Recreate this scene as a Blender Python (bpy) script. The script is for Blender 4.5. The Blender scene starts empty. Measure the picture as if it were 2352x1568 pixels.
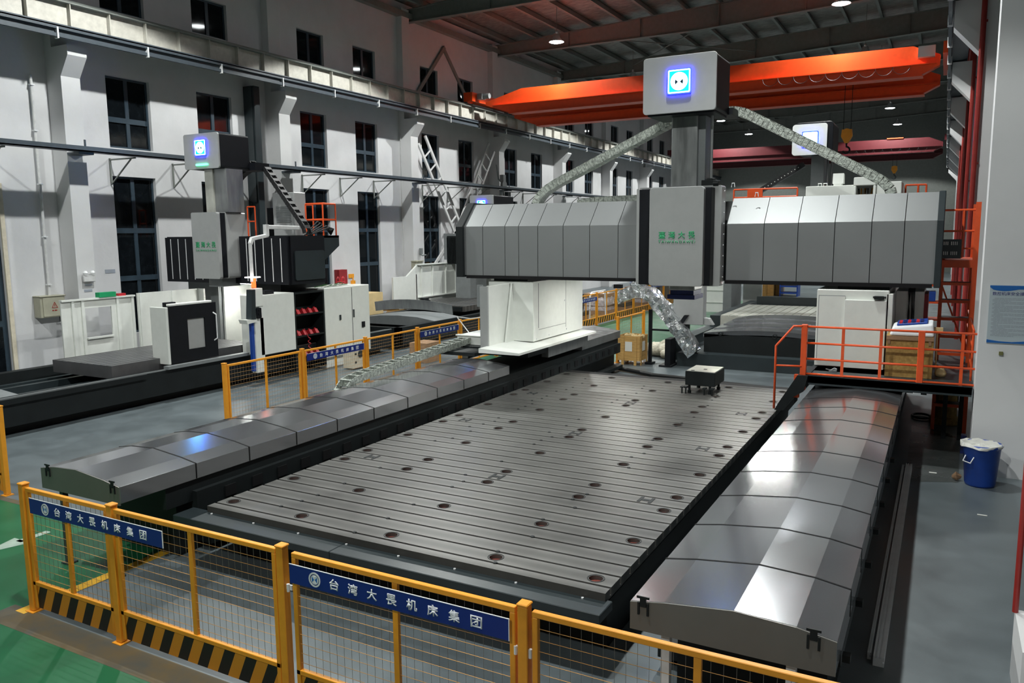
import bpy, bmesh, math, random
from mathutils import Vector, Matrix
random.seed(7)
SC = bpy.context.scene
COL = SC.collection
# ------------------------------------------------------------------ camera
cam = bpy.data.cameras.new('camera')
cam.sensor_width = 36.0
cam.lens = 27.9
cam.clip_end = 300
co = bpy.data.objects.new('camera', cam)
COL.objects.link(co)
co.matrix_world = Matrix(((0.879259, -0.056254, 0.473012, 0.0),
                          (0.476251, 0.123538, -0.870588, 0.0),
                          (-0.009461, 0.990744, 0.135413, 3.6),
                          (0, 0, 0, 1)))
SC.camera = co
# ------------------------------------------------------------------ world, exposure
SC.view_settings.view_transform = 'Standard'
SC.view_settings.look = 'None'
SC.view_settings.gamma = 1.0
SC.view_settings.exposure = 0.0
SC.view_settings.use_curve_mapping = False
w = bpy.data.worlds.new('night_sky')
SC.world = w
w.use_nodes = True
w.node_tree.nodes['Background'].inputs[0].default_value = (0.02, 0.03, 0.05, 1)
w.node_tree.nodes['Background'].inputs[1].default_value = 0.25
# high-bay lamps of the hall: (x, y) of every lamp
LAMP_Z = 11.5
LAMPS = [(x, y) for x in (-14.8, -3.7) for y in (-5.8, 3.5, 12.8, 22.1, 31.4, 40.7, 50.0, 59.3, 68.6) if x > -9 or y > 0]
LAMP_W = 3500.0


def lamp_light(parent, k=1.0):
    l = bpy.data.lights.new('high_bay_light', 'SPOT')
    l.energy = LAMP_W * k
    l.color = (0.97, 1.0, 0.965)
    l.spot_size = math.radians(131)
    l.spot_blend = 0.12
    l.shadow_soft_size = 0.16
    o = bpy.data.objects.new('bulb_light', l)
    COL.objects.link(o)
    o.parent = parent
    o.location = (0, 0, -0.03)
    return o


# ------------------------------------------------------------------ helpers
ORG = {}


def tag(o, label=None, cat=None, group=None, kind=None):
    if label: o['label'] = label
    if cat: o['category'] = cat
    if group: o['group'] = group
    if kind: o['kind'] = kind
    return o


def thing(name, label, cat, loc=(0, 0, 0), rz=0.0, group=None):
    o = bpy.data.objects.new(name, None)
    o.empty_display_size = 0.2
    COL.objects.link(o)
    o.location = loc
    o.rotation_euler = (0, 0, rz)
    tag(o, label, cat, group)
    ORG[o.name] = Vector(loc)
    return o


class MB:
    """collects shapes and links them as ONE mesh object"""

    def __init__(self):
        self.v, self.f, self.m = [], [], []

    def add(self, vs, fs, mi=0):
        b = len(self.v)
        self.v += [tuple(p) for p in vs]
        for q in fs:
            self.f.append(tuple(i + b for i in q))
            self.m.append(mi)
        return self

    def hexa(self, p, mi=0):
        return self.add(p, [(0, 3, 2, 1), (4, 5, 6, 7), (0, 1, 5, 4), (1, 2, 6, 5), (2, 3, 7, 6), (3, 0, 4, 7)], mi)

    def box(self, x0, x1, y0, y1, z0, z1, mi=0):
        return self.hexa([(x0, y0, z0), (x1, y0, z0), (x1, y1, z0), (x0, y1, z0),
                          (x0, y0, z1), (x1, y0, z1), (x1, y1, z1), (x0, y1, z1)], mi)

    def prism(self, poly, ax, a0, a1, mi=0, caps=True):
        def P(p, a):
            return {'x': (a, p[0], p[1]), 'y': (p[0], a, p[1]), 'z': (p[0], p[1], a)}[ax]
        n = len(poly)
        vs = [P(p, a0) for p in poly] + [P(p, a1) for p in poly]
        fs = [(i, (i + 1) % n, n + (i + 1) % n, n + i) for i in range(n)]
        if caps:
            fs += [tuple(range(n - 1, -1, -1)), tuple(range(n, 2 * n))]
        return self.add(vs, fs, mi)

    def ring(self, rings, closed=True, caps=True, mi=0):
        n = len(rings[0])
        vs = [p for r in rings for p in r]
        fs = []
        for k in range(len(rings) - 1):
            for i in range(n if closed else n - 1):
                j = (i + 1) % n
                fs.append((k * n + i, k * n + j, (k + 1) * n + j, (k + 1) * n + i))
        if caps:
            fs += [tuple(range(n - 1, -1, -1)), tuple(range((len(rings) - 1) * n, len(rings) * n))]
        return self.add(vs, fs, mi)

    def sweep(self, pts, sec, up=(0, 0, 1), mi=0, caps=True):
        pts = [Vector(p) for p in pts]
        up = Vector(up)
        rings = []
        for i, p in enumerate(pts):
            if i == 0: t = pts[1] - p
            elif i == len(pts) - 1: t = p - pts[i - 1]
            else: t = (pts[i + 1] - p).normalized() + (p - pts[i - 1]).normalized()
            t.normalize()
            u = up if abs(t.dot(up)) < 0.97 else Vector((1, 0, 0))
            s = t.cross(u).normalized()
            q = s.cross(t).normalized()
            k = 1.0
            if 0 < i < len(pts) - 1:
                c = (pts[i + 1] - p).normalized().dot((p - pts[i - 1]).normalized())
                k = 1 / max(0.5, math.sqrt(max(0.02, (1 + c) / 2)))
            rings.append([p + s * a + q * b * (k if abs(t.dot(up)) < .97 else 1) for a, b in sec])
        return self.ring(rings, True, caps, mi)

    def tube(self, pts, r, n=6, mi=0, up=(0, 0, 1)):
        return self.sweep(pts, [(r * math.cos(2 * math.pi * i / n + .4), r * math.sin(2 * math.pi * i / n + .4)) for i in range(n)], up, mi)

    def bar(self, p, q, w, h, up=(0, 0, 1), mi=0):
        return self.sweep([p, q], [(-w / 2, -h / 2), (w / 2, -h / 2), (w / 2, h / 2), (-w / 2, h / 2)], up, mi)

    def lathe(self, prof, n=16, c=(0, 0, 0), mi=0, caps=True):
        rings = [[(c[0] + r * math.cos(2 * math.pi * i / n), c[1] + r * math.sin(2 * math.pi * i / n), c[2] + z)
                  for i in range(n)] for r, z in prof]
        return self.ring(rings, True, caps, mi)

    def cyl(self, c, r, h, ax='z', n=16, mi=0, r2=None):
        r2 = r if r2 is None else r2
        def P(a, b, t):
            return {'z': (c[0] + a, c[1] + b, c[2] + t), 'x': (c[0] + t, c[1] + a, c[2] + b), 'y': (c[0] + b, c[1] + t, c[2] + a)}[ax]
        rg = [[P(q * math.cos(2 * math.pi * i / n), q * math.sin(2 * math.pi * i / n), t) for i in range(n)] for q, t in ((r, 0), (r2, h))]
        return self.ring(rg, True, True, mi)

    def build(self, name, mats, parent=None, bev=0, smooth=False, local=False, seg=2):
        off = Vector((0, 0, 0))
        if parent is not None and not local:
            off = ORG[parent.name]
        me = bpy.data.meshes.new(name)
        me.from_pydata([tuple(Vector(p) - off) for p in self.v], [], self.f)
        if not isinstance(mats, (list, tuple)): mats = [mats]
        for m in mats: me.materials.append(m)
        me.polygons.foreach_set('material_index', self.m)
        bm = bmesh.new()
        bm.from_mesh(me)
        bmesh.ops.recalc_face_normals(bm, faces=bm.faces)
        if bev:
            es = [e for e in bm.edges if len(e.link_faces) == 2 and e.calc_face_angle(0) > 0.6]
            bmesh.ops.bevel(bm, geom=es, offset=bev, segments=seg, affect='EDGES', profile=0.5, clamp_overlap=True)
        bm.to_mesh(me)
        bm.free()
        if smooth:
            me.polygons.foreach_set('use_smooth', [True] * len(me.polygons))
        o = bpy.data.objects.new(name, me)
        COL.objects.link(o)
        if parent is not None:
            o.parent = parent
            ORG[o.name] = off if not local else Vector((0, 0, 0))
        else:
            ORG[o.name] = Vector((0, 0, 0))
        return o


def bx(name, m, parent, *b, bev=0, mi=0):
    return MB().box(*b).build(name, m, parent, bev=bev)


def solid(name, mb, m, label, cat, group=None, **k):
    """a thing that is one mesh: origin put at the middle of its base"""
    xs = [p[0] for p in mb.v]; ys = [p[1] for p in mb.v]; zs = [p[2] for p in mb.v]
    c = Vector(((min(xs) + max(xs)) / 2, (min(ys) + max(ys)) / 2, min(zs)))
    mb.v = [tuple(Vector(p) - c) for p in mb.v]
    o = mb.build(name, m, None, **k)
    o.location = c
    ORG[o.name] = c
    return tag(o, label, cat, group)


def struct(name, mb, m, parent=None, **k):
    o = mb.build(name, m, parent, **k)
    if parent is None: o['kind'] = 'structure'
    return o


def dup(o, parent=None, **kw):
    """copy of a thing with its parts and sub-parts"""
    c = o.copy()
    COL.objects.link(c)
    if parent is not None: c.parent = parent
    for ch in list(o.children): dup(ch, c)
    return c


def place(root, loc, rz=0.0, label=None):
    c = dup(root)
    c.location = loc
    c.rotation_euler = (0, 0, rz)
    if label: c['label'] = label
    return c


def rrect(x0, x1, z0, z1, r, n=4):
    out = []
    for cx, cz, a in ((x1 - r, z0 + r, -90), (x1 - r, z1 - r, 0), (x0 + r, z1 - r, 90), (x0 + r, z0 + r, 180)):
        for i in range(n + 1):
            t = math.radians(a + 90 * i / n)
            out.append((cx + r * math.cos(t), cz + r * math.sin(t)))
    return out


def circ(cx, cz, r, n=20):
    return [(cx + r * math.cos(2 * math.pi * i / n), cz + r * math.sin(2 * math.pi * i / n)) for i in range(n)]


def writing(s, m, parent, o, xd, zd, wdt, hgt, depth=0.004, bold=0.0, name='lettering', space=1.0, local=False):
    """raised lettering fitted to a wdt x hgt box whose lower left corner is o (parent space when parent is turned)"""
    cu = bpy.data.curves.new(name, 'FONT')
    cu.body = s
    cu.size = 1.0
    cu.offset = bold
    cu.space_character = space
    cu.resolution_u = 3
    t = bpy.data.objects.new(name, cu)
    COL.objects.link(t)
    dg = bpy.context.evaluated_depsgraph_get()
    me = bpy.data.meshes.new_from_object(t.evaluated_get(dg))
    bpy.data.objects.remove(t)
    bpy.data.curves.remove(cu)
    bm = bmesh.new()
    bm.from_mesh(me)
    r = bmesh.ops.extrude_face_region(bm, geom=list(bm.faces))
    top = [v for v in r['geom'] if isinstance(v, bmesh.types.BMVert)]
    for v in top: v.co.z += 1.0
    bm.to_mesh(me)
    bm.free()
    xs = [v.co.x for v in me.vertices]; ys = [v.co.y for v in me.vertices]
    x0, x1, y0, y1 = min(xs), max(xs), min(ys), max(ys)
    o = Vector(o) - (Vector((0, 0, 0)) if local else ORG[parent.name])
    xd = Vector(xd); zd = Vector(zd)
    nd = xd.cross(zd)
    for v in me.vertices:
        v.co = o + xd * ((v.co.x - x0) / (x1 - x0) * wdt) + zd * ((v.co.y - y0) / (y1 - y0) * hgt) + nd * (v.co.z * depth)
    me.materials.clear()
    me.materials.append(m)
    ob = bpy.data.objects.new(name, me)
    COL.objects.link(ob)
    ob.parent = parent
    return ob


# ------------------------------------------------------------------ materials
def mat(name, col, rough=0.5, metal=0.0, var=0.12, scale=6.0, bump=0.0, bscale=40.0, stretch=None, rvar=0.0, spec=None, col2=None):
    m = bpy.data.materials.new(name)
    m.use_nodes = True
    nt = m.node_tree
    b = nt.nodes['Principled BSDF']
    b.inputs['Roughness'].default_value = rough
    b.inputs['Metallic'].default_value = metal
    if spec is not None: b.inputs['Specular IOR Level'].default_value = spec
    tc = nt.nodes.new('ShaderNodeTexCoord')
    mp = nt.nodes.new('ShaderNodeMapping')
    nt.links.new(tc.outputs['Object'], mp.inputs['Vector'])
    if stretch: mp.inputs['Scale'].default_value = stretch
    nz = nt.nodes.new('ShaderNodeTexNoise')
    nz.inputs['Scale'].default_value = scale
    nz.inputs['Detail'].default_value = 5
    nz.inputs['Roughness'].default_value = 0.6
    nt.links.new(mp.outputs['Vector'], nz.inputs['Vector'])
    rp = nt.nodes.new('ShaderNodeValToRGB')
    a = tuple(c * (1 - var) for c in col) if col2 is None else col2
    z = tuple(min(1, c * (1 + var)) for c in col) if col2 is None else col
    rp.color_ramp.elements[0].position = 0.32
    rp.color_ramp.elements[1].position = 0.68
    rp.color_ramp.elements[0].color = (*a, 1)
    rp.color_ramp.elements[1].color = (*z, 1)
    nt.links.new(nz.outputs['Fac'], rp.inputs['Fac'])
    nt.links.new(rp.outputs['Color'], b.inputs['Base Color'])
    if rvar:
        mr = nt.nodes.new('ShaderNodeMapRange')
        mr.inputs['From Min'].default_value = 0.3
        mr.inputs['From Max'].default_value = 0.7
        mr.inputs['To Min'].default_value = max(0.02, rough - rvar)
        mr.inputs['To Max'].default_value = min(1, rough + rvar)
        nt.links.new(nz.outputs['Fac'], mr.inputs['Value'])
        nt.links.new(mr.outputs['Result'], b.inputs['Roughness'])
    if bump:
        n2 = nt.nodes.new('ShaderNodeTexNoise')
        n2.inputs['Scale'].default_value = bscale
        n2.inputs['Detail'].default_value = 3
        nt.links.new(mp.outputs['Vector'], n2.inputs['Vector'])
        bp = nt.nodes.new('ShaderNodeBump')
        bp.inputs['Strength'].default_value = bump
        bp.inputs['Distance'].default_value = 0.02
        nt.links.new(n2.outputs['Fac'], bp.inputs['Height'])
        nt.links.new(bp.outputs['Normal'], b.inputs['Normal'])
    return m


def glow(name, col, s):
    m = bpy.data.materials.new(name)
    m.use_nodes = True
    b = m.node_tree.nodes['Principled BSDF']
    b.inputs['Base Color'].default_value = (*[c * .5 for c in col], 1)
    b.inputs['Emission Color'].default_value = (*col, 1)
    b.inputs['Emission Strength'].default_value = s
    return m


def striped(name, c1, c2, pitch, slant):
    """diagonal hazard stripes across a plate lying in its own x-z plane"""
    m = mat(name, c1, 0.5)
    nt = m.node_tree
    b = nt.nodes['Principled BSDF']
    tc = nt.nodes.new('ShaderNodeTexCoord')
    sx = nt.nodes.new('ShaderNodeSeparateXYZ')
    nt.links.new(tc.outputs['Object'], sx.inputs[0])
    def mth(op, a, bb):
        n = nt.nodes.new('ShaderNodeMath'); n.operation = op
        for i, q in enumerate((a, bb)):
            if q is None: continue
            if isinstance(q, (int, float)): n.inputs[i].default_value = q
            else: nt.links.new(q, n.inputs[i])
        return n.outputs[0]
    t = mth('SUBTRACT', sx.outputs[0], mth('MULTIPLY', sx.outputs[2], slant))
    t = mth('FRACT', mth('DIVIDE', mth('ADD', t, 100.0), pitch), None)
    t = mth('GREATER_THAN', t, 0.5)
    mx = nt.nodes.new('ShaderNodeMix'); mx.data_type = 'RGBA'
    nt.links.new(t, mx.inputs[0])
    mx.inputs[6].default_value = (*c1, 1)
    mx.inputs[7].default_value = (*c2, 1)
    nt.links.new(mx.outputs[2], b.inputs['Base Color'])
    return m


M = {}
M['wall'] = mat('white_plaster', (0.63, 0.63, 0.645), 0.9, var=0.05, scale=1.3, bump=0.15, bscale=9)
M['pillar'] = mat('painted_pillar', (0.62, 0.62, 0.625), 0.8, var=0.04, scale=1.0, bump=0.05, bscale=14)
M['grey_floor'] = mat('grey_epoxy', (0.105, 0.126, 0.136), 0.36, var=0.16, scale=1.6, rvar=0.08, bump=0.03, bscale=60)
M['green_floor'] = mat('green_epoxy', (0.005, 0.105, 0.038), 0.4, var=0.14, scale=1.4, rvar=0.08)
M['kerb'] = mat('worn_kerb', (0.11, 0.075, 0.03), 0.8, col2=(0.06, 0.06, 0.05), scale=3)
M['yellow_line'] = mat('yellow_line', (0.62, 0.34, 0.02), 0.6, var=0.2)
M['white_line'] = mat('white_line', (0.30, 0.38, 0.32), 0.6, var=0.15)
M['oil'] = mat('oily_shaded_floor', (0.045, 0.052, 0.05), 0.3, col2=(0.10, 0.11, 0.11), scale=1.5, rvar=0.1)  # oil stain and platform shade share this dark colour
M['pillar2'] = mat('white_pillar_paint', (0.76, 0.765, 0.775), 0.75, var=0.03, scale=1.0, bump=0.05, bscale=14)
M['roof'] = mat('foil_roof', (0.24, 0.24, 0.22), 0.45, 0.35, var=0.5, scale=3.0, stretch=(1, 4, 1), bump=0.8, bscale=7)
M['steel_grey'] = mat('grey_painted_steel', (0.20, 0.215, 0.20), 0.6, var=0.08)
M['rail_blue'] = mat('bluegrey_steel', (0.06, 0.075, 0.09), 0.5, var=0.1)
M['window_frame'] = mat('window_frame', (0.03, 0.05, 0.07), 0.4)
M['glass'] = mat('night_glass', (0.006, 0.008, 0.010), 0.05, var=0.3, spec=0.3)
M['yellow'] = mat('amber_paint', (0.80, 0.32, 0.02), 0.45, var=0.08)
M['hazard'] = striped('hazard_stripes', (0.72, 0.29, 0.02), (0.012, 0.012, 0.012), 0.24, 0.45)
M['wire_grey'] = mat('bare_wire', (0.22, 0.20, 0.17), 0.5, 0.3)
M['front_wall'] = mat('grey_end_wall', (0.22, 0.22, 0.22), 0.9)
M['wire'] = mat('amber_wire', (0.50, 0.25, 0.06), 0.5, 0.2)
M['blue_sign'] = mat('blue_sign', (0.008, 0.022, 0.20), 0.45, var=0.04)
M['white_ink'] = mat('white_letter', (0.78, 0.80, 0.84), 0.6, var=0.02)
M['green_ink'] = mat('green_letter', (0.005, 0.30, 0.11), 0.5, var=0.03)
M['navy_ink'] = mat('navy_letter', (0.03, 0.03, 0.16), 0.6, var=0.03)
M['grey_ink'] = mat('grey_print', (0.30, 0.33, 0.38), 0.7, var=0.05)
M['cover'] = mat('brushed_steel_cover', (0.47, 0.48, 0.505), 0.16, 0.9, var=0.02, scale=0.8)
M['end_plate'] = mat('dull_steel_plate', (0.20, 0.195, 0.18), 0.42, 0.6, var=0.06, scale=2)
M['beam_cover'] = mat('beam_cover_steel', (0.27, 0.28, 0.285), 0.5, 0.6, var=0.03, scale=1.0)
M['rubber'] = mat('rubber_lip', (0.008, 0.008, 0.009), 0.7, spec=0.2)
M['cast'] = mat('machined_cast_iron', (0.175, 0.172, 0.162), 0.42, 0.55, col2=(0.11, 0.108, 0.102), scale=1.2, rvar=0.04)
def slot_wear(m, pitch, phase):
    """plates worn bright along every slot edge, oily between"""
    nt = m.node_tree
    b = nt.nodes['Principled BSDF']
    old = b.inputs['Base Color'].links[0].from_socket
    tc = nt.nodes.new('ShaderNodeTexCoord')
    sp = nt.nodes.new('ShaderNodeSeparateXYZ')
    nt.links.new(tc.outputs['Object'], sp.inputs[0])
    def mth(op, a, c):
        n = nt.nodes.new('ShaderNodeMath'); n.operation = op
        for i, q in enumerate((a, c)):
            if isinstance(q, (int, float)): n.inputs[i].default_value = q
            elif q is not None: nt.links.new(q, n.inputs[i])
        return n.outputs[0]
    t = mth('FRACT', mth('DIVIDE', mth('ADD', sp.outputs[1], phase + 100 * pitch), pitch), None)
    t = mth('ABSOLUTE', mth('SUBTRACT', t, 0.5), None)
    rp = nt.nodes.new('ShaderNodeValToRGB')
    rp.color_ramp.elements[0].position = 0.10; rp.color_ramp.elements[0].color = (0.66, 0.66, 0.66, 1)
    rp.color_ramp.elements[1].position = 0.46; rp.color_ramp.elements[1].color = (1.15, 1.15, 1.15, 1)
    nt.links.new(t, rp.inputs['Fac'])
    mx = nt.nodes.new('ShaderNodeMix'); mx.data_type = 'RGBA'; mx.blend_type = 'MULTIPLY'
    mx.inputs[0].default_value = 1.0
    nt.links.new(old, mx.inputs[6]); nt.links.new(rp.outputs['Color'], mx.inputs[7])
    nt.links.new(mx.outputs[2], b.inputs['Base Color'])
slot_wear(M['cast'], 0.236, 4.58)
M['cast2'] = mat('bright_machined_iron', (0.60, 0.60, 0.54), 0.4, 0.5, var=0.15, scale=3, rvar=0.08)
M['bed'] = mat('dark_bed_paint', (0.008, 0.011, 0.012), 0.55, var=0.2, scale=3, spec=0.3)
M['cast_dark'] = mat('dark_machined_iron', (0.15, 0.15, 0.155), 0.4, 0.6, var=0.15, scale=2)
M['bed2'] = mat('slate_bed_paint', (0.022, 0.031, 0.035), 0.38, var=0.15, scale=2)
M['rust'] = mat('rust_primer', (0.22, 0.045, 0.03), 0.7, var=0.3, scale=12)
M['black'] = mat('black_paint', (0.006, 0.007, 0.010), 0.5, var=0.15, spec=0.25)
M['white'] = mat('white_machine_paint', (0.76, 0.78, 0.74), 0.42, var=0.03)
M['panel'] = mat('light_grey_panel', (0.42, 0.43, 0.43), 0.34, 0.25, var=0.03)
M['grey2'] = mat('mid_grey_paint', (0.20, 0.215, 0.22), 0.45, var=0.06)
M['ground_steel'] = mat('ground_steel', (0.34, 0.35, 0.35), 0.36, 0.8, var=0.15, scale=3, stretch=(3, 3, .5), rvar=0.08)
M['orange'] = mat('crane_orange', (0.80, 0.075, 0.010), 0.42, var=0.06)
M['crimson'] = mat('dull_red_crane', (0.09, 0.008, 0.012), 0.5, var=0.1)
M['rail_red'] = mat('red_orange_rail', (0.78, 0.095, 0.02), 0.42, var=0.08)
M['pipe_red'] = mat('dark_red_pipe', (0.30, 0.025, 0.02), 0.45, var=0.1)
M['chain'] = mat('galvanised_chain', (0.38, 0.41, 0.37), 0.42, 0.55, var=0.5, scale=22, rvar=0.12, bump=0.6, bscale=60)
M['foil'] = mat('crumpled_foil', (0.62, 0.65, 0.67), 0.22, 0.9, var=0.4, scale=9, bump=1.0, bscale=16)
M['film'] = mat('stretch_film', (0.55, 0.50, 0.52), 0.25, 0.1, var=0.3, scale=8, bump=0.8, bscale=12)
M['wood'] = mat('pine_boards', (0.52, 0.31, 0.10), 0.75, var=0.18, scale=4, stretch=(1, 1, 7))
M['osb'] = mat('strand_board', (0.46, 0.29, 0.085), 0.8, col2=(0.26, 0.15, 0.04), scale=16)
M['plywood'] = mat('pale_plywood', (0.62, 0.47, 0.24), 0.75, var=0.12, scale=3)
M['paper'] = mat('paper', (0.72, 0.72, 0.68), 0.8, var=0.03)
M['foam'] = mat('white_foam', (0.80, 0.82, 0.84), 0.8, var=0.03, bump=0.1, bscale=80)
M['blue_plastic'] = mat('blue_plastic', (0.012, 0.06, 0.34), 0.4, var=0.1)
M['navy'] = mat('navy_plastic', (0.01, 0.02, 0.12), 0.4)
M['bag'] = mat('translucent_bag', (0.60, 0.60, 0.56), 0.35, var=0.2, scale=10, bump=0.6, bscale=18)
M['sack'] = mat('woven_sack', (0.55, 0.52, 0.42), 0.85, var=0.25, scale=12, bump=0.5, bscale=30)
M['khaki'] = mat('khaki_box', (0.36, 0.35, 0.27), 0.5, var=0.06)
M['beige'] = mat('beige_plastic', (0.62, 0.56, 0.44), 0.6)
M['pipe_white'] = mat('white_pipe', (0.62, 0.62, 0.62), 0.5)
M['brown'] = mat('brown_carton', (0.30, 0.18, 0.10), 0.85, var=0.2)
M['alu'] = mat('aluminium_profile', (0.78, 0.79, 0.80), 0.45, 0.1, var=0.06)
M['hose'] = mat('black_hose', (0.012, 0.012, 0.013), 0.55)
M['green_wire'] = mat('green_wire', (0.03, 0.12, 0.03), 0.6)
M['red_tool'] = mat('red_holder', (0.55, 0.02, 0.03), 0.4)
M['poster'] = mat('pale_poster', (0.50, 0.58, 0.62), 0.5, var=0.02)
M['poster_blue'] = mat('poster_blue', (0.01, 0.13, 0.45), 0.5, var=0.1)
M['olive'] = mat('olive_plate', (0.17, 0.17, 0.06), 0.6)
M['red_box'] = mat('red_box', (0.28, 0.02, 0.025), 0.5)
M['cream'] = mat('cream_plate', (0.5, 0.48, 0.43), 0.5)
M['shade'] = mat('lamp_shade', (0.65, 0.66, 0.68), 0.35, 0.6)
M['bulb'] = glow('lamp_bulb', (0.95, 1.0, 1.0), 40.0)
M['blue_led'] = glow('blue_led', (0.003, 0.006, 1.0), 36.0)
M['cyan_led'] = glow('cyan_led', (0.0, 0.42, 1.0), 20.0)
M['white_led'] = glow('white_led', (0.35, 0.86, 1.0), 9.0)
M['green_led'] = glow('green_led', (0.08, 1.0, 0.42), 6.0)
M['work_led'] = glow('work_led', (1.0, 1.0, 0.93), 230.0)
M['red_led'] = glow('red_led', (1.0, 0.10, 0.02), 3.0)
M['warm_led'] = glow('ring_light', (1.0, 0.93, 0.9), 5.0)
M['dark_mark'] = mat('dark_mark', (0.01, 0.03, 0.06), 0.4)
M['water_green'] = mat('ink_green', (0.0, 0.18, 0.09), 0.5)
# ================================================================== setting
YA, YB = -14.0, 76.0        # ends of the hall
XW = -20.0                  # window wall
BAY = 7.35
# ---- floor: one slab with its painted fields
fl = MB()
fl.box(-21, 8.2, YA, YB, -0.25, 0.0, 0)
def field(x0, x1, y0, y1, mi, z=0.002): fl.add([(x0, y0, z), (x1, y0, z), (x1, y1, z), (x0, y1, z)], [(0, 1, 2, 3)], mi)
field(-20, -3.4, YA, 3.90, 1)
field(-20, -7.76, 3.72, 5.95, 1)
field(-11.75, -7.95, 17.0, 42, 1)
field(-7.9, 1.3, 3.88, 4.18, 2, 0.003)
field(-7.76, -7.62, 4.1, 6.05, 3, 0.004)
field(-8.02, -7.88, 17.4, 20.6, 3, 0.004)
field(-11.9, -7.76, 5.93, 6.03, 2, 0.003)
fl.add([(-0.32, 12.4, .003), (0.36, 12.7, .003), (0.42, 15.6, .003), (-0.36, 16.4, .003)], [(0, 1, 2, 3)], 5)  # oil patch, with shade from the platform painted into its tone
# painted arrow on the aisle
fl.add([(-9.59, 5.15, .004), (-9.49, 5.15, .004), (-9.49, 5.52, .004), (-9.59, 5.52, .004)], [(0, 1, 2, 3)], 4)
fl.add([(-9.70, 5.2, .004), (-9.54, 4.72, .004), (-9.38, 5.2, .004)], [(0, 1, 2)], 4)
struct('floor', fl, [M['grey_floor'], M['green_floor'], M['kerb'], M['yellow_line'], M['white_line'], M['oil']])

# ---- window wall with real openings
wcols = []
for k in range(-2, 8):
    wcols += [(14.16 + BAY * k, 15.50 + BAY * k), (17.12 + BAY * k, 18.46 + BAY * k)]
wcols = [(a, b) for a, b in wcols if not (9.4 < a < 10.2)]
wrows = [(0.9, 5.24), (6.0, 7.9), (9.6, 10.66)]
door = (8.6, 11.12, 0.0, 4.9)
yb = sorted(set([YA, YB, door[0], door[1]] + [q for c in wcols for q in c]))
wl = MB()
for a, b in zip(yb[:-1], yb[1:]):
    if (a, b) in wcols: cells = wrows
    elif (a, b) == door[:2]: cells = [door[2:], (6.0, 7.9), (9.6, 10.66)]
    else: cells = []
    z = 0.0
    for c0, c1 in cells:
        if c0 > z: wl.box(-20.3, XW, a, b, z, c0)
        z = c1
    wl.box(-20.3, XW, a, b, z, 12.9)
struct('wall_left', wl, M['wall'])
n = 0
def window(y0, y1, z0, z1):
    global n
    n += 1
    h = z1 - z0
    fr = MB()
    t = 0.055
    x0, x1 = -20.19, -20.11
    for a, b, c, d in ((y0, y0 + t, z0, z1), (y1 - t, y1, z0, z1), (y0 + t, y1 - t, z0, z0 + t), (y0 + t, y1 - t, z1 - t, z1)):
        fr.box(x0, x1, a, b, c, d)
    ym = (y0 + y1) / 2
    fr.box(x0, x1, ym - .055, ym + .055, z0 + t, z1 - t)
    tr = [z0 + .40 * h] if 1.5 < h < 3 else ([z0 + .355 * h, z0 + .66 * h] if h > 3 else [])
    for z in tr: fr.box(x0 - .003, x1 + .006, y0 + t, y1 - t, z - .07, z + .07)
    o = struct('window_%d' % n, fr, M['window_frame'])
    bx('window_pane', M['glass'], o, -20.165, -20.14, y0 + .03, y1 - .03, z0 + .03, z1 - .03)
for a, b in wcols:
    if b < -6 or a > 70: continue
    for c, d in wrows: window(a, b, c, d)
for c, d in wrows[1:]: window(9.76, 11.10, c, d)
# dark door at the left edge
dm = MB()
dm.box(-20.2, -20.12, 8.62, 11.1, 0.02, 4.88)
dr = struct('door_1', dm, M['window_frame'])
g = MB()
for a, b in ((8.75, 9.8), (9.92, 10.98)):
    for c, d in ((0.25, 1.45), (1.6, 3.2), (3.35, 4.75)): g.box(-20.12, -20.105, a, b, c, d)
g.build('door_panes', M['glass'], dr)
jm = MB().box(-20.02, -19.97, 11.1, 11.2, 0, 4.9)
struct('trim_1', jm, M['beige'])

# ---- pillars of the window wall, each with its corbel
pl_y = [12.55 + BAY * k for k in range(-2, 9)]
for y in pl_y:
    p = MB()
    p.box(XW - .02, -19.42, y, y + .5, 0, 7.55)
    p.prism([(XW - .02, 7.55), (-19.42, 7.55), (-19.08, 8.02), (-19.08, 8.26), (XW - .02, 8.26)], 'y', y, y + .5)
    p.box(XW - .02, -19.72, y, y + .5, 8.26, 12.6)
    struct('wall_pillar', p, M['pillar'])
# ---- right hand row of free pillars
pr_y = [13.23 + BAY * k for k in range(-3, 9)]
for i, y in enumerate(pr_y):
    p = MB()
    x0 = .5 if y > 7 else .72
    p.box(x0, 1.45, y, y + .55, 0, 7.3)
    p.prism([(1.45, 7.3), (.5, 7.3), (-.1, 7.97), (-.1, 8.52), (1.45, 8.52)], 'y', y, y + .55)
    p.box(.78, 1.45, y, y + .55, 8.52, 13.6)
    struct('wall_pillar', p, M['pillar2'])
wr = MB()
wr.box(8.0, 8.2, YA, YB, 0, 14.4)
struct('wall_right', wr, M['front_wall'])
bw = MB().box(-20.3, 8.2, YB, YB + .3, 0, 14)
struct('wall_back', bw, M['steel_grey'])
fw = MB().box(-20.3, 8.2, YA - .3, YA, 0, 14)
struct('wall_front', fw, M['front_wall'])

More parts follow.
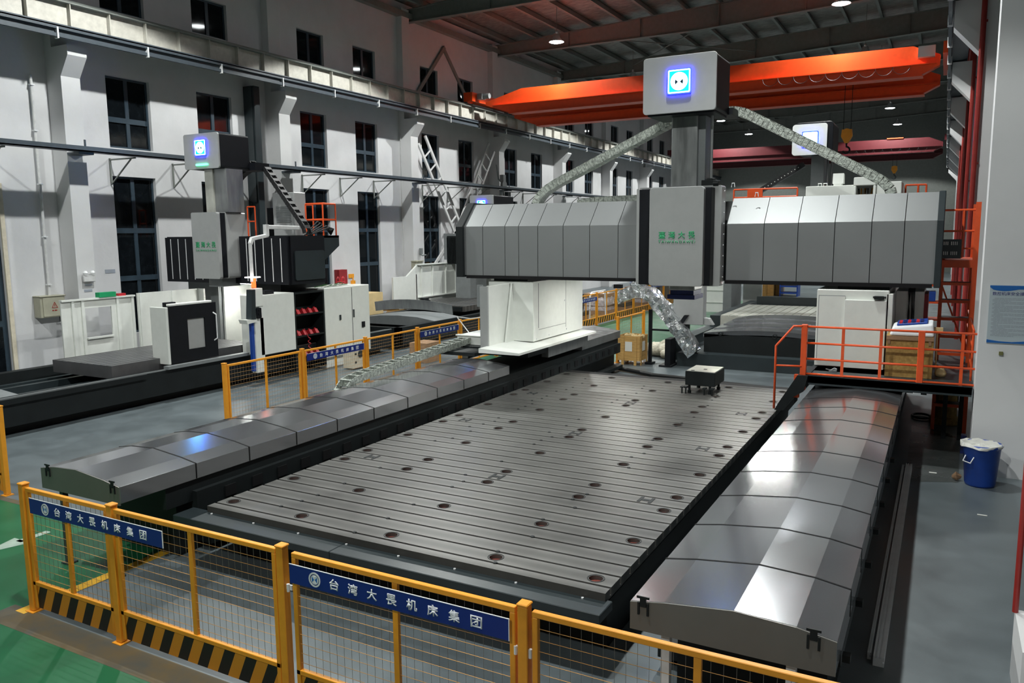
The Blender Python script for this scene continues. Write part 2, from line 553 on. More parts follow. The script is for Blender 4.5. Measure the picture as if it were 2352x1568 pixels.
# ---- roof
def roof_z(x): return 12.95 + (x + 20) * .045
rf = MB()
rf.hexa([(-20.3, YA, roof_z(-20.3)), (8.2, YA, roof_z(8.2)), (8.2, YB + .3, roof_z(8.2)), (-20.3, YB + .3, roof_z(-20.3)),
         (-20.3, YA, roof_z(-20.3) + .15), (8.2, YA, roof_z(8.2) + .15), (8.2, YB + .3, roof_z(8.2) + .15), (-20.3, YB + .3, roof_z(-20.3) + .15)])
ceil = struct('ceiling', rf, M['roof'])
for i in range(15):
    x = -19.2 + i * 1.45
    z = roof_z(x)
    q = MB()
    q.box(x - .02, x + .02, YA, YB, z - .24, z)
    q.box(x - .02, x + .10, YA, YB, z - .26, z - .235)
    q.box(x - .10, x + .02, YA, YB, z - .03, z - .005)
    q.build('purlin', M['steel_grey'], ceil)
gy = [13.3 + BAY * k for k in range(-3, 9)]
for y in gy:
    q = MB()
    prof_b = [(-20, 12.18), (-10, 12.18), (1.4, 12.72)]
    def strip(o0, o1, hy):
        poly = [(x, z + o0) for x, z in prof_b] + [(x, (z + o1) if o1 < .1 else roof_z(x) - .27) for x, z in reversed(prof_b)]
        q.prism(poly, 'y', y - hy, y + hy)
    strip(0, .03, .13)
    strip(.03, .5, .012)
    q.prism([(-20, roof_z(-20) - .29), (1.4, roof_z(1.4) - .29), (1.4, roof_z(1.4) - .26), (-20, roof_z(-20) - .26)], 'y', y - .13, y + .13)
    for x in (-16, -12.5, -9, -5.5, -2):
        zb = 12.21 if x < -10 else 12.21 + (x + 10) * .0474
        q.box(x - .01, x + .01, y - .12, y + .12, zb, roof_z(x) - .29)
    struct('roof_girder', q, M['steel_grey'])
# eave strut and sloping wind braces along the window wall
q = MB().box(-19.95, -19.7, YA, YB, 12.28, 12.5)
struct('trim_2', q, M['steel_grey'])
q = MB()
q.bar((-19.93, 28.4, 9.35), (-19.93, 30.7, 11.75), .16, .07, (1, 0, 0))
q.bar((-19.96, 30.6, 11.75), (-19.96, 33.0, 9.35), .16, .07, (1, 0, 0))
solid('upper_brace', q, M['steel_grey'], 'grey V shaped brace of two flat bars high above the crane rail', 'brace')
for k in (0, 2, 4):
    q = MB()
    for s in (1, -1):
        q.tube([(-15.5 if s > 0 else -9, 20.6 + k * BAY, 12.6), (-9 if s > 0 else -15.5, 28 + k * BAY, 12.6)], .025, 5)
    struct('roof_tie', q, M['steel_grey'])

# ---- crane runways (I girders with stiffeners, rail on top, conductor rail below)
def runway(x, side, label):
    r = thing('crane_runway', label, 'crane rail', (x, 30, 8.5))
    z0, z1 = 8.62, 9.2
    q = MB()
    q.box(x - .17, x + .17, YA + .1, YB - .1, z1, z1 + .03)
    q.box(x - .035, x + .035, YA + .1, YB - .1, z1 + .03, z1 + .11)
    q.build('top_flange', M['steel_grey'], r)
    q = MB()
    q.box(x - .012, x + .012, YA + .1, YB - .1, z0, z1)
    y = YA + .4
    while y < YB - .3:
        q.box(x - .14, x + .14, y - .012, y + .012, z0, z1)
        y += 1.05
    q.build('web', M['cream'], r)
    q = MB().box(x - .16, x + .16, YA + .1, YB - .1, z0 - .03, z0)
    q.build('bottom_flange', M['rail_blue'], r)
    q = MB()
    xs = x + side * .30
    q.box(min(x, xs), max(x, xs) + .05, YA + .1, YB - .1, 8.56, 8.59)
    q.box(xs - .05, xs + .05, YA + .1, YB - .1, 8.50, 8.62)
    q.box(xs - .035, xs + .035, YA + .1, YB - .1, 8.32, 8.40)
    q.box(xs - .045, xs - .03, YA + .1, YB - .1, 8.38, 8.52)  # backing plate added to stop light leaking between the rails
    q.build('conductor_rail', M['rail_blue'], r)
    y = -5.0
    i = 0
    while y < 72:
        h = MB().box(xs - .06, xs + .06, y - .02, y + .02, 8.28, 8.54)
        h.build('rail_hanger', M['alu'], r)
        y += 2.45 if i < 40 else 5
        i += 1
    return r
runway(-19.12, 1, 'long grey crane runway girder running above the window wall corbels')
runway(.12, -1, 'crane runway girder resting on the corbels of the right hand pillars')

# ---- cable tray along the window wall with its triangular brackets
ct = thing('cable_tray', 'blue grey cable tray crossing the window wall between window rows', 'cable tray', (-19.05, 30, 5.68))
q = MB()
q.box(-19.15, -18.85, YA + .1, YB - .1, 5.70, 5.73)
q.box(-19.15, -19.12, YA + .1, YB - .1, 5.70, 5.83)
q.box(-18.88, -18.85, YA + .1, YB - .1, 5.70, 5.83)
q.build('tray', M['rail_blue'], ct)
for k in range(-1, 8):
    for dy in (1.35, 3.35, 5.35):
        y = 12.75 + k * BAY + dy
        q = MB()
        q.bar((-19.98, y, 5.66), (-18.92, y, 5.66), .04, .04)
        q.bar((-19.97, y, 5.0), (-19.97, y, 5.7), .04, .04, (1, 0, 0))
        q.bar((-19.96, y, 5.02), (-19.1, y, 5.64), .03, .03)
        q.build('bracket', M['steel_grey'], ct)
    y = 12.75 + k * BAY
    q = MB().box(-19.42, -18.95, y - .2, y + .2, 5.64, 5.70)
    q.box(-18.99, -18.96, y - .02, y + .02, 5.7, 6.0)
    q.build('pillar_bracket', M['rail_blue'], ct)

# ---- high bay lamps
SEEN = {(-14.8, 31.4): 'lit high bay lamp at the top middle, left of the upper gantry box',
        (-14.8, 40.7): 'small lit lamp just over the orange crane left of the upper gantry box',
        (-14.8, 50.0): 'lit lamp under the orange crane right beside the gantry ram, upper of two',
        (-14.8, 59.3): 'lit lamp under the orange crane right beside the gantry ram, lower of two',
        (-3.7, 31.4): 'lit high bay lamp at the top edge above the right half of the orange crane',
        (-3.7, 59.3): 'lit lamp below the right end of the orange crane, upper of the pair there',
        (-3.7, 68.6): 'lit lamp below the right end of the orange crane, lower of the pair there'}
first = None
for x, y in LAMPS:
    z = LAMP_Z
    side = 'window side' if x < -9 else 'pillar side'
    lab = SEEN.get((x, y)) or 'high bay lamp out of sight on the %s, %s along its row' % (side, {-5.8: 'first', 3.5: 'second', 12.8: 'third', 22.1: 'fourth', 31.4: 'fifth', 40.7: 'sixth', 50.0: 'seventh', 59.3: 'eighth', 68.6: 'last'}[y])
    lm = thing('high_bay_lamp', lab, 'lamp', (x, y, z), group='high bay lamps under the roof')
    if first is None:
        sh = MB()
        sh.lathe([(.06, .34), (.12, .33), (.16, .18), (.20, .12), (.33, 0.0), (.325, 0.0), (.19, .11), (.05, .2)], 20, caps=False)
        sh.lathe([(.05, .34), (.05, .46)], 10)
        a = sh.build('lamp_shade', M['shade'], lm, local=True, smooth=True)
        b = MB().lathe([(.0, -.012), (.24, -.012), (.29, .01), (.20, .06), (.0, .06)], 20).build('bulb', M['bulb'], lm, local=True)
        first = (a, b)
    else:
        for o in first: dup(o, lm)
    MB().lathe([(.012, .4), (.012, roof_z(x) - z)], 6).build('hanging_rod', M['steel_grey'], lm, local=True)
    lamp_light(lm)
# ================================================================== fences
def panel(L, kick, label, loc, rz, group, gap=0.0):
    """mesh fence panel along its own x axis"""
    r = thing('mesh_fence', label, 'fence', loc, rz, group)
    t = .02
    q = MB()
    zb = .30 if kick else .10
    q.box(0, L, -t, t, 1.21, 1.25)
    q.box(0, L, -t, t, zb - .02, zb + .02)
    q.box(0, .04, -t, t, .05, 1.21)
    q.box(L - .04, L, -t, t, .05, 1.21)
    q.build('frame', M['yellow'], r, local=True, bev=.004, seg=1)
    MB().box(L / 2 - .022, L / 2 + .022, -.014, .014, zb, 1.22).build('middle_bar', M['yellow'], r, local=True)
    q = MB()
    nx = max(2, round((L - .08) / .071))
    for i in range(1, nx):
        x = .04 + (L - .08) * i / nx
        q.tube([(x, .004, zb), (x, .004, 1.22)], .0016, 4, mi=1)
    nz = round((1.21 - zb) / .076)
    for i in range(1, nz):
        z = zb + (1.21 - zb) * i / nz
        q.tube([(.02, -.001, z), (L - .02, -.001, z)], .0020, 4)
    q.build('wire_mesh', [M['wire'], M['wire_grey']], r, local=True)
    if kick:
        MB().box(.02, L - .02, -.006, .006, .05, .30).build('striped_kick_plate', M['hazard'], r, local=True)['label'] = 'kick plate with black and amber diagonal stripes'
    return r


def post(loc, label, group, size=.07):
    r = thing('fence_post', label, 'fence post', loc, 0, group)
    s = size / 2
    MB().box(-s, s, -s, s, .012, 1.27).build('post', M['yellow'], r, local=True, bev=.005, seg=1)
    MB().box(-s - .006, s + .006, -s - .006, s + .006, 1.27, 1.29).build('cap', M['yellow'], r, local=True, bev=.006, seg=1)
    MB().box(-s - .025, s + .025, -s - .025, s + .025, 0, .010).build('foot_plate', M['yellow'], r, local=True)
    return r


def sign(L, label, loc, rz, group, h=.145):
    """long blue board, lettering towards its own -y"""
    r = thing('sign_board', label, 'sign', loc, rz, group)
    MB().box(0, L, -.006, .0, 0, h).build('board', M['blue_sign'], r, local=True)
    q = MB()
    q.box(-.004, L + .004, -.0065, .001, h, h + .004)
    q.box(L, L + .006, -.0065, .001, 0, h)
    q.build('white_edge', M['white_ink'], r, local=True)
    k = L / 1.86
    # round emblem
    cx, cz, R0 = .245 * k, h * .5, .056
    q = MB()
    out, inn = circ(cx, cz, R0, 24), circ(cx, cz, R0 * .78, 24)
    q.ring([[(a, -.007, b) for a, b in out], [(a, -.009, b) for a, b in out], [(a, -.009, b) for a, b in inn], [(a, -.007, b) for a, b in inn]], True, False)
    q.ring([[(a, -.007, b) for a, b in circ(cx, cz, R0 * .66, 20)], [(a, -.008, b) for a, b in circ(cx, cz, R0 * .66, 20)]])
    e = q.build('emblem', M['alu'], r, local=True)
    q = MB()
    for s in (1, -1):
        q.prism([(cx + s * .004, cz), (cx + s * .024, cz + .022), (cx + s * .024, cz - .022)], 'y', -.0095, -.0082)
        q.prism([(cx, cz + s * .006), (cx + .016, cz + s * .03), (cx - .016, cz + s * .03)], 'y', -.0095, -.0082, 1)
    q.build('emblem_mark', [M['poster_blue'], M['white_ink']], e, local=True)
    ORG[e.name] = Vector((0, 0, 0))
    s8 = '台湾大畏机床集团'
    x = .385 * k
    for i, ch in enumerate(s8):
        writing(ch, M['white_ink'], r, (x, -.006, h * .5 - .041), (1, 0, 0), (0, 0, 1), .088, .082, .002, .02, 'letter', local=True)
        x += .1705 * k
    return r


FG = 'amber mesh fence along the front kerb'
YF = 4.2
for x, s in ((-7.60, 'leftmost amber post of the front fence at the green aisle corner'), (-6.29, 'second amber post of the front fence behind the corner blue sign'),
             (-4.28, 'third amber post of the front fence left of the wide blue sign'), (-2.21, 'fourth amber post of the front fence right of the wide blue sign')):
    post((x, YF, 0), s, 'amber posts of the front fence')
panel(1.21, True, 'short amber mesh panel at the left corner of the front fence with striped kick plate', (-7.555, YF, 0), 0, FG)
panel(1.91, True, 'amber mesh panel between second and third front posts, unobstructed floor behind', (-6.245, YF, 0), 0, FG)
panel(1.90, True, 'amber mesh panel of the front fence carrying the wide blue sign', (-4.17, YF, 0), 0, FG)
panel(2.1, True, 'rightmost amber mesh panel of the front fence before the steel way cover', (-2.15, YF, 0), 0, FG)
post((-.01, YF, 0), 'last amber post of the front fence at the lower right', 'amber posts of the front fence')
SG = 'blue company sign boards on the fences'
sign(1.86, 'blue sign with white lettering tied across two panels at the left front corner', (-7.44, YF - .045, 1.03), 0, SG)
sign(1.86, 'large blue sign with white lettering in the middle of the front fence', (-4.16, YF - .045, 1.03), 0, SG)
# gate hinges
for x in (-4.22, -2.27, -2.165):
    MBh = MB()
    MBh.cyl((x, YF - .012, .93), .012, .06, 'z', 8)
    MBh.box(x - .03, x + .03, YF - .006, YF + .006, .94, .98)
    solid('gate_hinge', MBh, M['alu'], {-4.22: 'small steel hinge beside the third front fence post', -2.27: 'small steel hinge left of the fourth front fence post', -2.165: 'small steel hinge right of the fourth front fence post'}[x], 'hinge', 'gate hinges on the front fence')
# fence between the big machine and the window side machine (runs along y)
XM = -11.5
my = [10.1, 12.12, 14.16, 16.2, 18.2, 20.2]
nm = ['nearest', 'second', 'third', 'fourth', 'fifth', 'farthest']
for y, a in zip(my, nm):
    post((XM, y, 0), a + ' amber post of the fence behind the left way cover', 'amber posts of the middle fence')
for i, (a, b) in enumerate(zip(my[:-1], my[1:])):
    panel(b - a - .12, False, nm[i] + ' amber mesh panel of the fence behind the left way cover', (XM, a + .06, 0), math.pi / 2, 'amber mesh fence behind the left way cover')
sign(1.84, 'blue sign with white lettering on the fence before the tool magazine', (XM + .05, 12.2, 1.02), math.pi / 2, SG)
sign(1.80, 'blue sign with white lettering on the fence near the white gantry column', (XM + .05, 16.25, 1.02), math.pi / 2, SG)
# bit of fence at the left picture edge
post((-11.45, 6.1, 0), 'amber fence post at the left edge beside the black machine bed', 'amber posts of the middle fence')
panel(1.9, True, 'amber mesh panel at the left edge before the black machine bed', (-13.42, 6.1, 0), 0, 'amber mesh fence at the left edge')
# fence along the far green aisle
XB = -11.8
by = [26.55 + 2.1 * k for k in range(8)]
nb = 'first second third fourth fifth sixth seventh eighth'.split()
for y, a in zip(by, nb): post((XB, y, 0), a + ' amber post of the fence along the far green aisle', 'amber posts of the far aisle fence')
for i, y in enumerate(by[:-1]):
    panel(1.98, True, nb[i] + ' striped mesh panel of the fence along the far green aisle', (XB, y + .06, 0), math.pi / 2, 'amber mesh fence along the far aisle')
sign(1.8, 'blue sign on the far aisle fence beside the white gantry column', (XB + .05, 26.75, .98), math.pi / 2, SG)
sign(1.8, 'blue sign on the far aisle fence below the gantry head', (XB + .05, 35.1, 1.02), math.pi / 2, SG)
# loose gate behind the wooden crate
post((-7.82, 20.52, 0), 'amber post of the loose gate behind the wooden crate, near one', 'amber posts of the loose gate')
post((-7.78, 22.56, 0), 'amber post of the loose gate behind the wooden crate, far one', 'amber posts of the loose gate')
panel(1.92, False, 'amber mesh gate standing behind the wooden crate', (-7.82, 20.58, 0), math.pi / 2 - .02, None)
# ================================================================== the big gantry machine
XC = -4.56
mir = lambda x: 2 * XC - x
# ---- floor table of four T-slotted plates
tb = thing('machining_table', 'large slotted cast iron table lying low between two steel way covers', 'machine table', (-4.65, 10.5, 0))
b = MB()
b.box(-6.9, -2.4, 6.1, 15.2, 0, .40)
b.box(-7.0, -2.3, 5.84, 15.22, .40, .565)
b.build('base', M['bed'], tb)
bx('rear_ledge', M['rubber'], tb, -7.0, -2.3, 15.25, 15.58, .40, .63)
q = MB()
for x0, x1 in ((-7.27, -5.05), (-5.045, -2.25)): q.box(x0, x1, 5.56, 5.84, .50, .58)
q.build('front_ledge', M['bed2'], tb, bev=.006, seg=1)
q = MB()
for i in range(8): MB().cyl((-6.9 + i * .63, 5.77, .58), .012, .01, 'z', 8).build('ledge_bolt', M['alu'], tb)
holes_x = (-2.48, -3.47, -4.66, -5.84, -6.85)
TZ = .65
HR = .062


def hole_strip(q, x0, x1, y0, y1, z0, z1, cs, r):
    """slab with round holes cut through it"""
    n = 20
    yc = (y0 + y1) / 2
    xs = [x0] + [(a + b_) / 2 for a, b_ in zip(cs[:-1], cs[1:])] + [x1]
    for i, c in enumerate(cs):
        a0, a1 = xs[i], xs[i + 1]
        outer, inner = [], []
        for k in range(n):
            t = 2 * math.pi * (k + .5) / n
            dx, dy = math.cos(t), math.sin(t)
            ex = (a1 - c) if dx > 0 else (c - a0)
            ey = y1 - yc
            s = min(ex / abs(dx) if abs(dx) > 1e-9 else 9, ey / abs(dy) if abs(dy) > 1e-9 else 9)
            outer.append((c + dx * s, yc + dy * s)); inner.append((c + dx * r, yc + dy * r))
        q.ring([[(u, v, z1) for u, v in outer], [(u, v, z1) for u, v in inner], [(u, v, z0) for u, v in inner]], True, False)
        # corners between the radial samples
        for sx_, ax in ((1, a1), (-1, a0)):
            for sy_, ay in ((1, y1), (-1, y0)):
                best = sorted(range(n), key=lambda k: (outer[k][0] - ax) ** 2 + (outer[k][1] - ay) ** 2)
                # one sample on each edge next to the corner
                ex = min((k for k in range(n) if abs(outer[k][0] - ax) < 1e-6), key=lambda k: abs(outer[k][1] - ay), default=None)
                ey = min((k for k in range(n) if abs(outer[k][1] - ay) < 1e-6), key=lambda k: abs(outer[k][0] - ax), default=None)
                if ex is not None and ey is not None:
                    q.add([(ax, ay, z1), (*outer[ex], z1), (*outer[ey], z1)], [(0, 1, 2)])
    q.add([(x0, y0, z0), (x1, y0, z0), (x1, y0, z1), (x0, y0, z1)], [(0, 1, 2, 3)])
    q.add([(x0, y1, z0), (x1, y1, z0), (x1, y1, z1), (x0, y1, z1)], [(0, 1, 2, 3)])
    q.add([(x0, y0, z0), (x0, y1, z0), (x0, y1, z1), (x0, y0, z1)], [(0, 1, 2, 3)])
    q.add([(x1, y0, z0), (x1, y1, z0), (x1, y1, z1), (x1, y0, z1)], [(0, 1, 2, 3)])


plug0 = None
for k in range(4):
    y0 = 5.80 + 2.36 * k
    q = MB()
    q.box(-7.0, -2.3, y0, y0 + 2.36, .555, .585)
    edges = [y0] + [y0 + .12 + .236 * j for j in range(10)] + [y0 + 2.36]
    for j, (a, b_) in enumerate(zip(edges[:-1], edges[1:])):
        a2 = a + (.015 if j else 0); b2 = b_ - (.015 if j < 10 else 0)
        if j in (1, 5, 9): hole_strip(q, -7.0, -2.3, a2, b2, .585, TZ, sorted(holes_x), HR)
        else: q.box(-7.0, -2.3, a2, b2, .585, TZ)
    pl = q.build('table_plate', M['cast'], tb)
    for j in (1, 5, 9):
        yc = y0 + .12 + .236 * (j - .5)
        for x in holes_x:
            if plug0 is None:
                q = MB()
                q.cyl((0, 0, .587), HR - .002, .025, 'z', 18)
                o = circ(0, 0, HR + .016, 20); i_ = circ(0, 0, HR + .007, 20)
                q.ring([[(u, v, TZ + .0005) for u, v in o], [(u, v, TZ + .003) for u, v in o], [(u, v, TZ + .003) for u, v in i_], [(u, v, TZ + .0005) for u, v in i_]], True, False, 1)
                plug0 = q.build('hole_plug', [M['rust'], M['bed']], tb, local=True)
                plug0.location = Vector((x, yc, 0)) - Vector((-4.65, 10.5, 0))
                plug0['label'] = 'rust coloured plug in a round table hole'
            else:
                c = dup(plug0, tb)
                c.location = Vector((x, yc, 0)) - Vector((-4.65, 10.5, 0))
    if k < 3:
        for x in (-2.76, -4.66, -6.58):
            q = MB()
            yy = y0 + 2.36
            q.box(x - .08, x - .045, yy - .085, yy + .085, TZ, TZ + .004)
            q.box(x + .045, x + .08, yy - .085, yy + .085, TZ, TZ + .004)
            q.box(x - .045, x + .045, yy - .026, yy + .026, TZ, TZ + .004)
            q.build('joint_key', M['bed'], tb)
# small bolts in the slots
q = MB()
random.seed(3)
for k in range(38):
    y = 5.92 + .236 * (k % 39)
    for x in (-3.42, -5.05 + .004 * k, -6.2):
        if random.random() < .55: q.cyl((x + random.uniform(-.1, .1), y, TZ - .01), .022, .018, 'z', 8)
q.build('slot_nuts', M['bed'], tb)
# ---- way covers: folded steel, telescoping
def cover_prof(xi, xo, d=0.0, low=.87):
    """xi inner edge (towards the table), xo outer edge"""
    s = 1 if xo > xi else -1
    xi -= s * d; xo += s * d
    w_ = xo - xi
    top = [(xi, 1.045 + d), (xi + w_ * .18, 1.085 + d), (xi + w_ * .53, 1.135 + d), (xi + w_ * .82, 1.115 + d), (xo, 1.075 + d)]
    return top, low


def cover_seg(q, xi, xo, y0, y1, d, mi=0):
    top, low = cover_prof(xi, xo, d)
    poly = top + [(top[-1][0], low), (top[0][0], low)]
    q.prism(poly, 'y', y0, y1, mi)


def way(xi, xo, ys, name_label, far):
    s = 1 if xo > xi else -1
    r = thing('way_cover', name_label, 'machine way cover', ((xi + xo) / 2, 5.0, 0))
    for i, (a, b_) in enumerate(zip(ys[:-1], ys[1:])):
        q = MB()
        cover_seg(q, xi, xo, a, b_ - .016, .004 - .0012 * i)
        q.build('cover_segment', M['cover'], r, bev=.002, seg=1)
        q = MB()
        top, low = cover_prof(xi, xo, .007 - .0012 * i)
        q.prism(top + [(top[-1][0], .88), (top[0][0], .88)], 'y', b_ - .016, b_)
        q.build('wiper_lip', M['rubber'], r)
    # end plate, hooks, legs
    top, low = cover_prof(xi, xo, .002)
    MB().prism(top + [(top[-1][0], .85), (top[0][0], .85)], 'y', ys[0] - .012, ys[0]).build('end_plate', M['end_plate'], r)
    for f in (.07, .90):
        x = xi + (xo - xi) * f
        z = 1.07 if f < .5 else 1.10
        q = MB()
        y = ys[0] - .022
        q.prism([(x - .022, z - .04), (x + .022, z - .04), (x + .022, z + .02), (x + .045, z + .02), (x + .045, z + .036), (x - .045, z + .036), (x - .045, z + .02), (x - .022, z + .02)], 'y', y, y + .008)
        q.box(x - .04, x - .026, y, y + .012, z - .10, z - .01)
        q.box(x + .026, x + .04, y, y + .012, z - .10, z - .01)
        q.build('hook_bracket', M['bed'], r)
    for f in (.18, .80):
        x = xi + (xo - xi) * f
        q = MB().box(x - .03, x + .03, ys[0] + .03, ys[0] + .09, .02, .86)
        q.box(x - .06, x + .06, ys[0] + .0, ys[0] + .12, 0, .02)
        q.build('leg', M['pipe_white'] if s > 0 else M['bed2'], r)
    # bed below
    q = MB()
    q.box(min(xi + s * .12, xo - s * .12), max(xi + s * .12, xo - s * .12), ys[0] + .75, far, 0, .62)
    q.box(min(xi + s * .02, xo - s * .02), max(xi + s * .02, xo - s * .02), ys[0] + .55, far, .62, .86)
    q.build('bed', M['bed'], r)
    q = MB()
    xr = xi - s * .05
    q.box(min(xr, xi + s * .12), max(xr, xi + s * .12), ys[0] + .9, far, .50, .74)
    q.build('side_rail', M['bed'], r)
    y = ys[0] + 1.3
    while y < far - .3:
        MB().box(min(xr - s * .012, xr), max(xr - s * .012, xr), y, y + .16, .56, .69).build('rail_pocket', M['rubber'], r)
        y += .42
    q = MB()
    xr2 = xi - s * .12
    q.box(min(xr2, xi + s * .2), max(xr2, xi + s * .2), ys[0] + 1.0, far, .10, .18)
    q.build('oil_gutter', M['bed'], r)
    return r


LW = way(-7.33, -8.66, [5.0, 5.96, 6.75, 7.56, 8.36, 9.18, 10.03, 10.87, 11.71, 12.58, 13.4], 'left steel way cover with folded segments, blue sign light mirrored in it', 19.3)
RW = way(-1.79, -.45, [5.0, 5.82, 6.65, 7.52, 8.40, 9.28, 10.15, 11.0, 11.85, 12.6, 13.3, 14.0, 18.4], 'right steel way cover with bright folded segments beside the pillars', 19.3)
# far part of the left cover behind the column
q = MB()
for i, (a, b_) in enumerate(((16.9, 18.1), (18.12, 19.4))):
    cover_seg(q, -7.33, -8.66, a, b_, .01 - .004 * i)
q.build('cover_segment', M['ground_steel'], LW)
# round hinge studs down the outer side of the right cover
for y in (5.4, 6.3, 7.1, 7.95, 8.8, 9.7, 10.6):
    MB().box(-.45, -.40, y, y + .06, .74, .79).build('side_clamp', M['bed'], RW)

# ---- portal
gm = thing('gantry_portal', 'huge gantry portal with grey steel beam standing on both way covers', 'gantry machine', (XC, 15.6, 1.0))
def left_column():
    q = MB()
    q.box(-8.45, -7.40, 14.55, 17.1, 1.36, 2.6)
    c = q.build('column', M['white'], gm)
    q = MB()
    q.prism([(-7.95, 1.27), (-7.05, 1.27), (-7.05, 1.315), (-7.95, 1.36)], 'y', 13.25, 17.1)
    q.box(-8.6, -7.95, 14.5, 17.1, 1.27, 1.36)
    q.build('foot_flange', M['white'], c)
    q = MB()
    q.box(-7.96, -7.92, 13.62, 14.6, 1.26, 2.56)
    q.prism([(14.2, 1.3), (14.56, 1.3), (14.56, 2.56), (14.5, 2.56)], 'x', -7.90, -7.86)
    q.build('gusset_plate', M['white'], c)
    q = MB()
    q.box(-8.10, -7.92, 13.58, 13.62, 1.26, 2.55)
    q.build('gusset_flange', M['panel'], c)
    q = MB()
    q.box(-7.40, -7.397, 14.78, 14.80, 1.62, 2.56)
    q.box(-7.40, -7.397, 16.15, 16.16, 1.50, 2.56)
    q.box(-7.40, -7.397, 14.8, 16.15, 1.58, 1.59)
    q.build('panel_seams', M['grey2'], c)
    for y, z in ((14.7, 1.4), (15.3, 1.42), (16.2, 1.45), (16.1, 2.1)):
        MB().cyl((-7.4, y, z), .016, .012, 'x', 10).build('bolt', M['alu'], c)
def right_column():
    q = MB()
    q.box(-1.88, -.76, 14.42, 17.1, 1.28, 2.60)
    c = q.build('column', M['white'], gm, bev=.012, seg=1)
    q = MB().box(-1.85, -1.43, 14.405, 14.42, 1.40, 2.50)
    q.build('seam_panel', M['grey2'], c)
    q = MB().box(-1.84, -1.43, 14.40, 14.42, 1.41, 2.49)
    q.build('door', M['white'], c)
    q = MB().box(-1.43, -.79, 14.34, 14.42, 1.285, 2.44)
    q.build('front_cover', M['white'], c, bev=.008, seg=1)
    q = MB()
    q.prism([(14.42, 1.3), (14.42, 2.55), (14.9, 2.55), (15.5, 1.3)], 'x', -.80, -.70)
    q.box(-.70, -.26, 15.2, 16.6, 1.3, 2.55)
    q.build('side_housing', M['white'], c, bev=.01, seg=1)
    q = MB().box(-.28, -.2, 15.25, 16.0, 1.6, 2.5)
    q.build('red_side', M['red_box'], c)
    random.seed(2)
    for k in range(5):
        x = -.50 + .022 * k
        MB().tube([(x, 15.6, 2.57), (x, 15.22, 2.58), (x, 15.17, 2.53), (x + random.uniform(-.02, .02), 15.18, 2.2), (x + random.uniform(-.03, .03), 15.18, 1.75)], .010, 5).build('cable', M['hose'], c)
    q = MB().box(-.98, -.84, 14.30, 14.42, 2.46, 2.51)
    q.cyl((-1.0, 14.36, 2.49), .018, .2, 'x', 8)
    q.build('pendant', M['bed'], c)
def foot(X):
    def bxx(q, x0, x1, *r_): q.box(min(X(x0), X(x1)), max(X(x0), X(x1)), *r_)
    q = MB()
    bxx(q, -8.75, -7.22, 13.95, 17.0, 1.12, 1.27)
    q.build('saddle', M['bed'], gm)
    q = MB()
    bxx(q, -7.36, -7.2, 14.85, 16.95, 1.0, 1.26)
    q.build('saddle_side', M['ground_steel'], gm)
    q = MB()
    bxx(q, -8.8, -8.66, 14.0, 16.95, 1.0, 1.26)
    q.build('saddle_side', M['ground_steel'], gm)
    q = MB()
    bxx(q, -8.35, -7.55, 14.6, 17.0, 2.6, 2.70)
    q.build('beam_seat', M['bed'], gm)
left_column()
right_column()
foot(lambda x: x)
foot(mir)
# deck and cable box left of the left column
bx('side_deck', M['bed'], gm, -9.35, -8.10, 13.35, 16.5, 1.17, 1.24)
q = MB().box(-9.05, -8.45, 14.2, 15.2, 1.24, 1.46)
q.box(-9.08, -8.42, 14.18, 14.3, 1.44, 1.47)
q.build('cable_box', M['white'], gm, bev=.01)
bx('cable_box_slot', M['bed'], gm, -8.98, -8.80, 14.17, 14.2, 1.30, 1.38)
q = MB().box(-8.42, -8.30, 14.0, 14.06, 2.1, 2.55)
q.build('column_shoulder', M['grey2'], gm)

# beam core and its folded covers
core = [(14.56, 2.70), (14.56, 3.70), (14.98, 4.14), (16.6, 4.14), (16.95, 3.7), (16.95, 2.70)]
bm_ = MB().prism(core, 'x', -8.95, -.2).build('beam', M['bed'], gm)
skin = [(14.5, 2.72), (14.5, 3.725), (14.95, 4.19), (16.6, 4.19), (16.6, 4.15), (14.97, 4.15), (14.55, 3.71), (14.55, 2.72)]
cuts_l = [-9.0, -8.54, -8.01, -7.69, -7.25, -6.69, -6.12, -5.53, -5.0]
cuts_r = [-3.47, -2.82, -2.25, -1.66, -1.09, -.60, -.13]
for i, (a, b_) in enumerate(zip(cuts_l[:-1], cuts_l[1:])):
    d = .006 * (len(cuts_l) - i) / 3
    MB().prism([(y - (d if y < 15 else 0), z + (d if z > 3 else 0)) for y, z in skin], 'x', a, b_ - .012).build('beam_cover', M['beam_cover'], gm)
for i, (a, b_) in enumerate(zip(cuts_r[:-1], cuts_r[1:])):
    d = .006 * i / 3
    MB().prism([(y - (d if y < 15 else 0), z + (d if z > 3 else 0)) for y, z in skin], 'x', a + .012, b_).build('beam_cover', M['beam_cover'], gm)
q = MB()
q.box(-8.95, -5.0, 14.46, 14.6, 2.655, 2.72)
q.box(-3.47, -.15, 14.46, 14.6, 2.655, 2.72)
q.build('beam_lower_lip', M['rubber'], gm)
q = MB()
q.prism([(14.44, 2.66), (14.44, 3.74), (14.93, 4.22), (16.6, 4.22), (17, 3.7), (17, 2.66)], 'x', -.13, -.03)
q.build('beam_end_plate', M['bed2'], gm, bev=.01, seg=1)
q = MB()
q.prism([(14.4, 2.68), (14.4, 3.74), (14.9, 4.25), (16.6, 4.25), (17, 3.7), (17, 2.68)], 'x', -9.16, -9.0)
q.build('beam_end_plate', M['bed'], gm)
q = MB()
q.box(-9.45, -9.16, 14.5, 15.3, 2.95, 3.55)
for k in range(8): q.box(-9.44 + k * .036, -9.425 + k * .036, 14.47, 14.5, 2.98, 3.52)
q.build('end_motor_cover', M['bed'], gm)
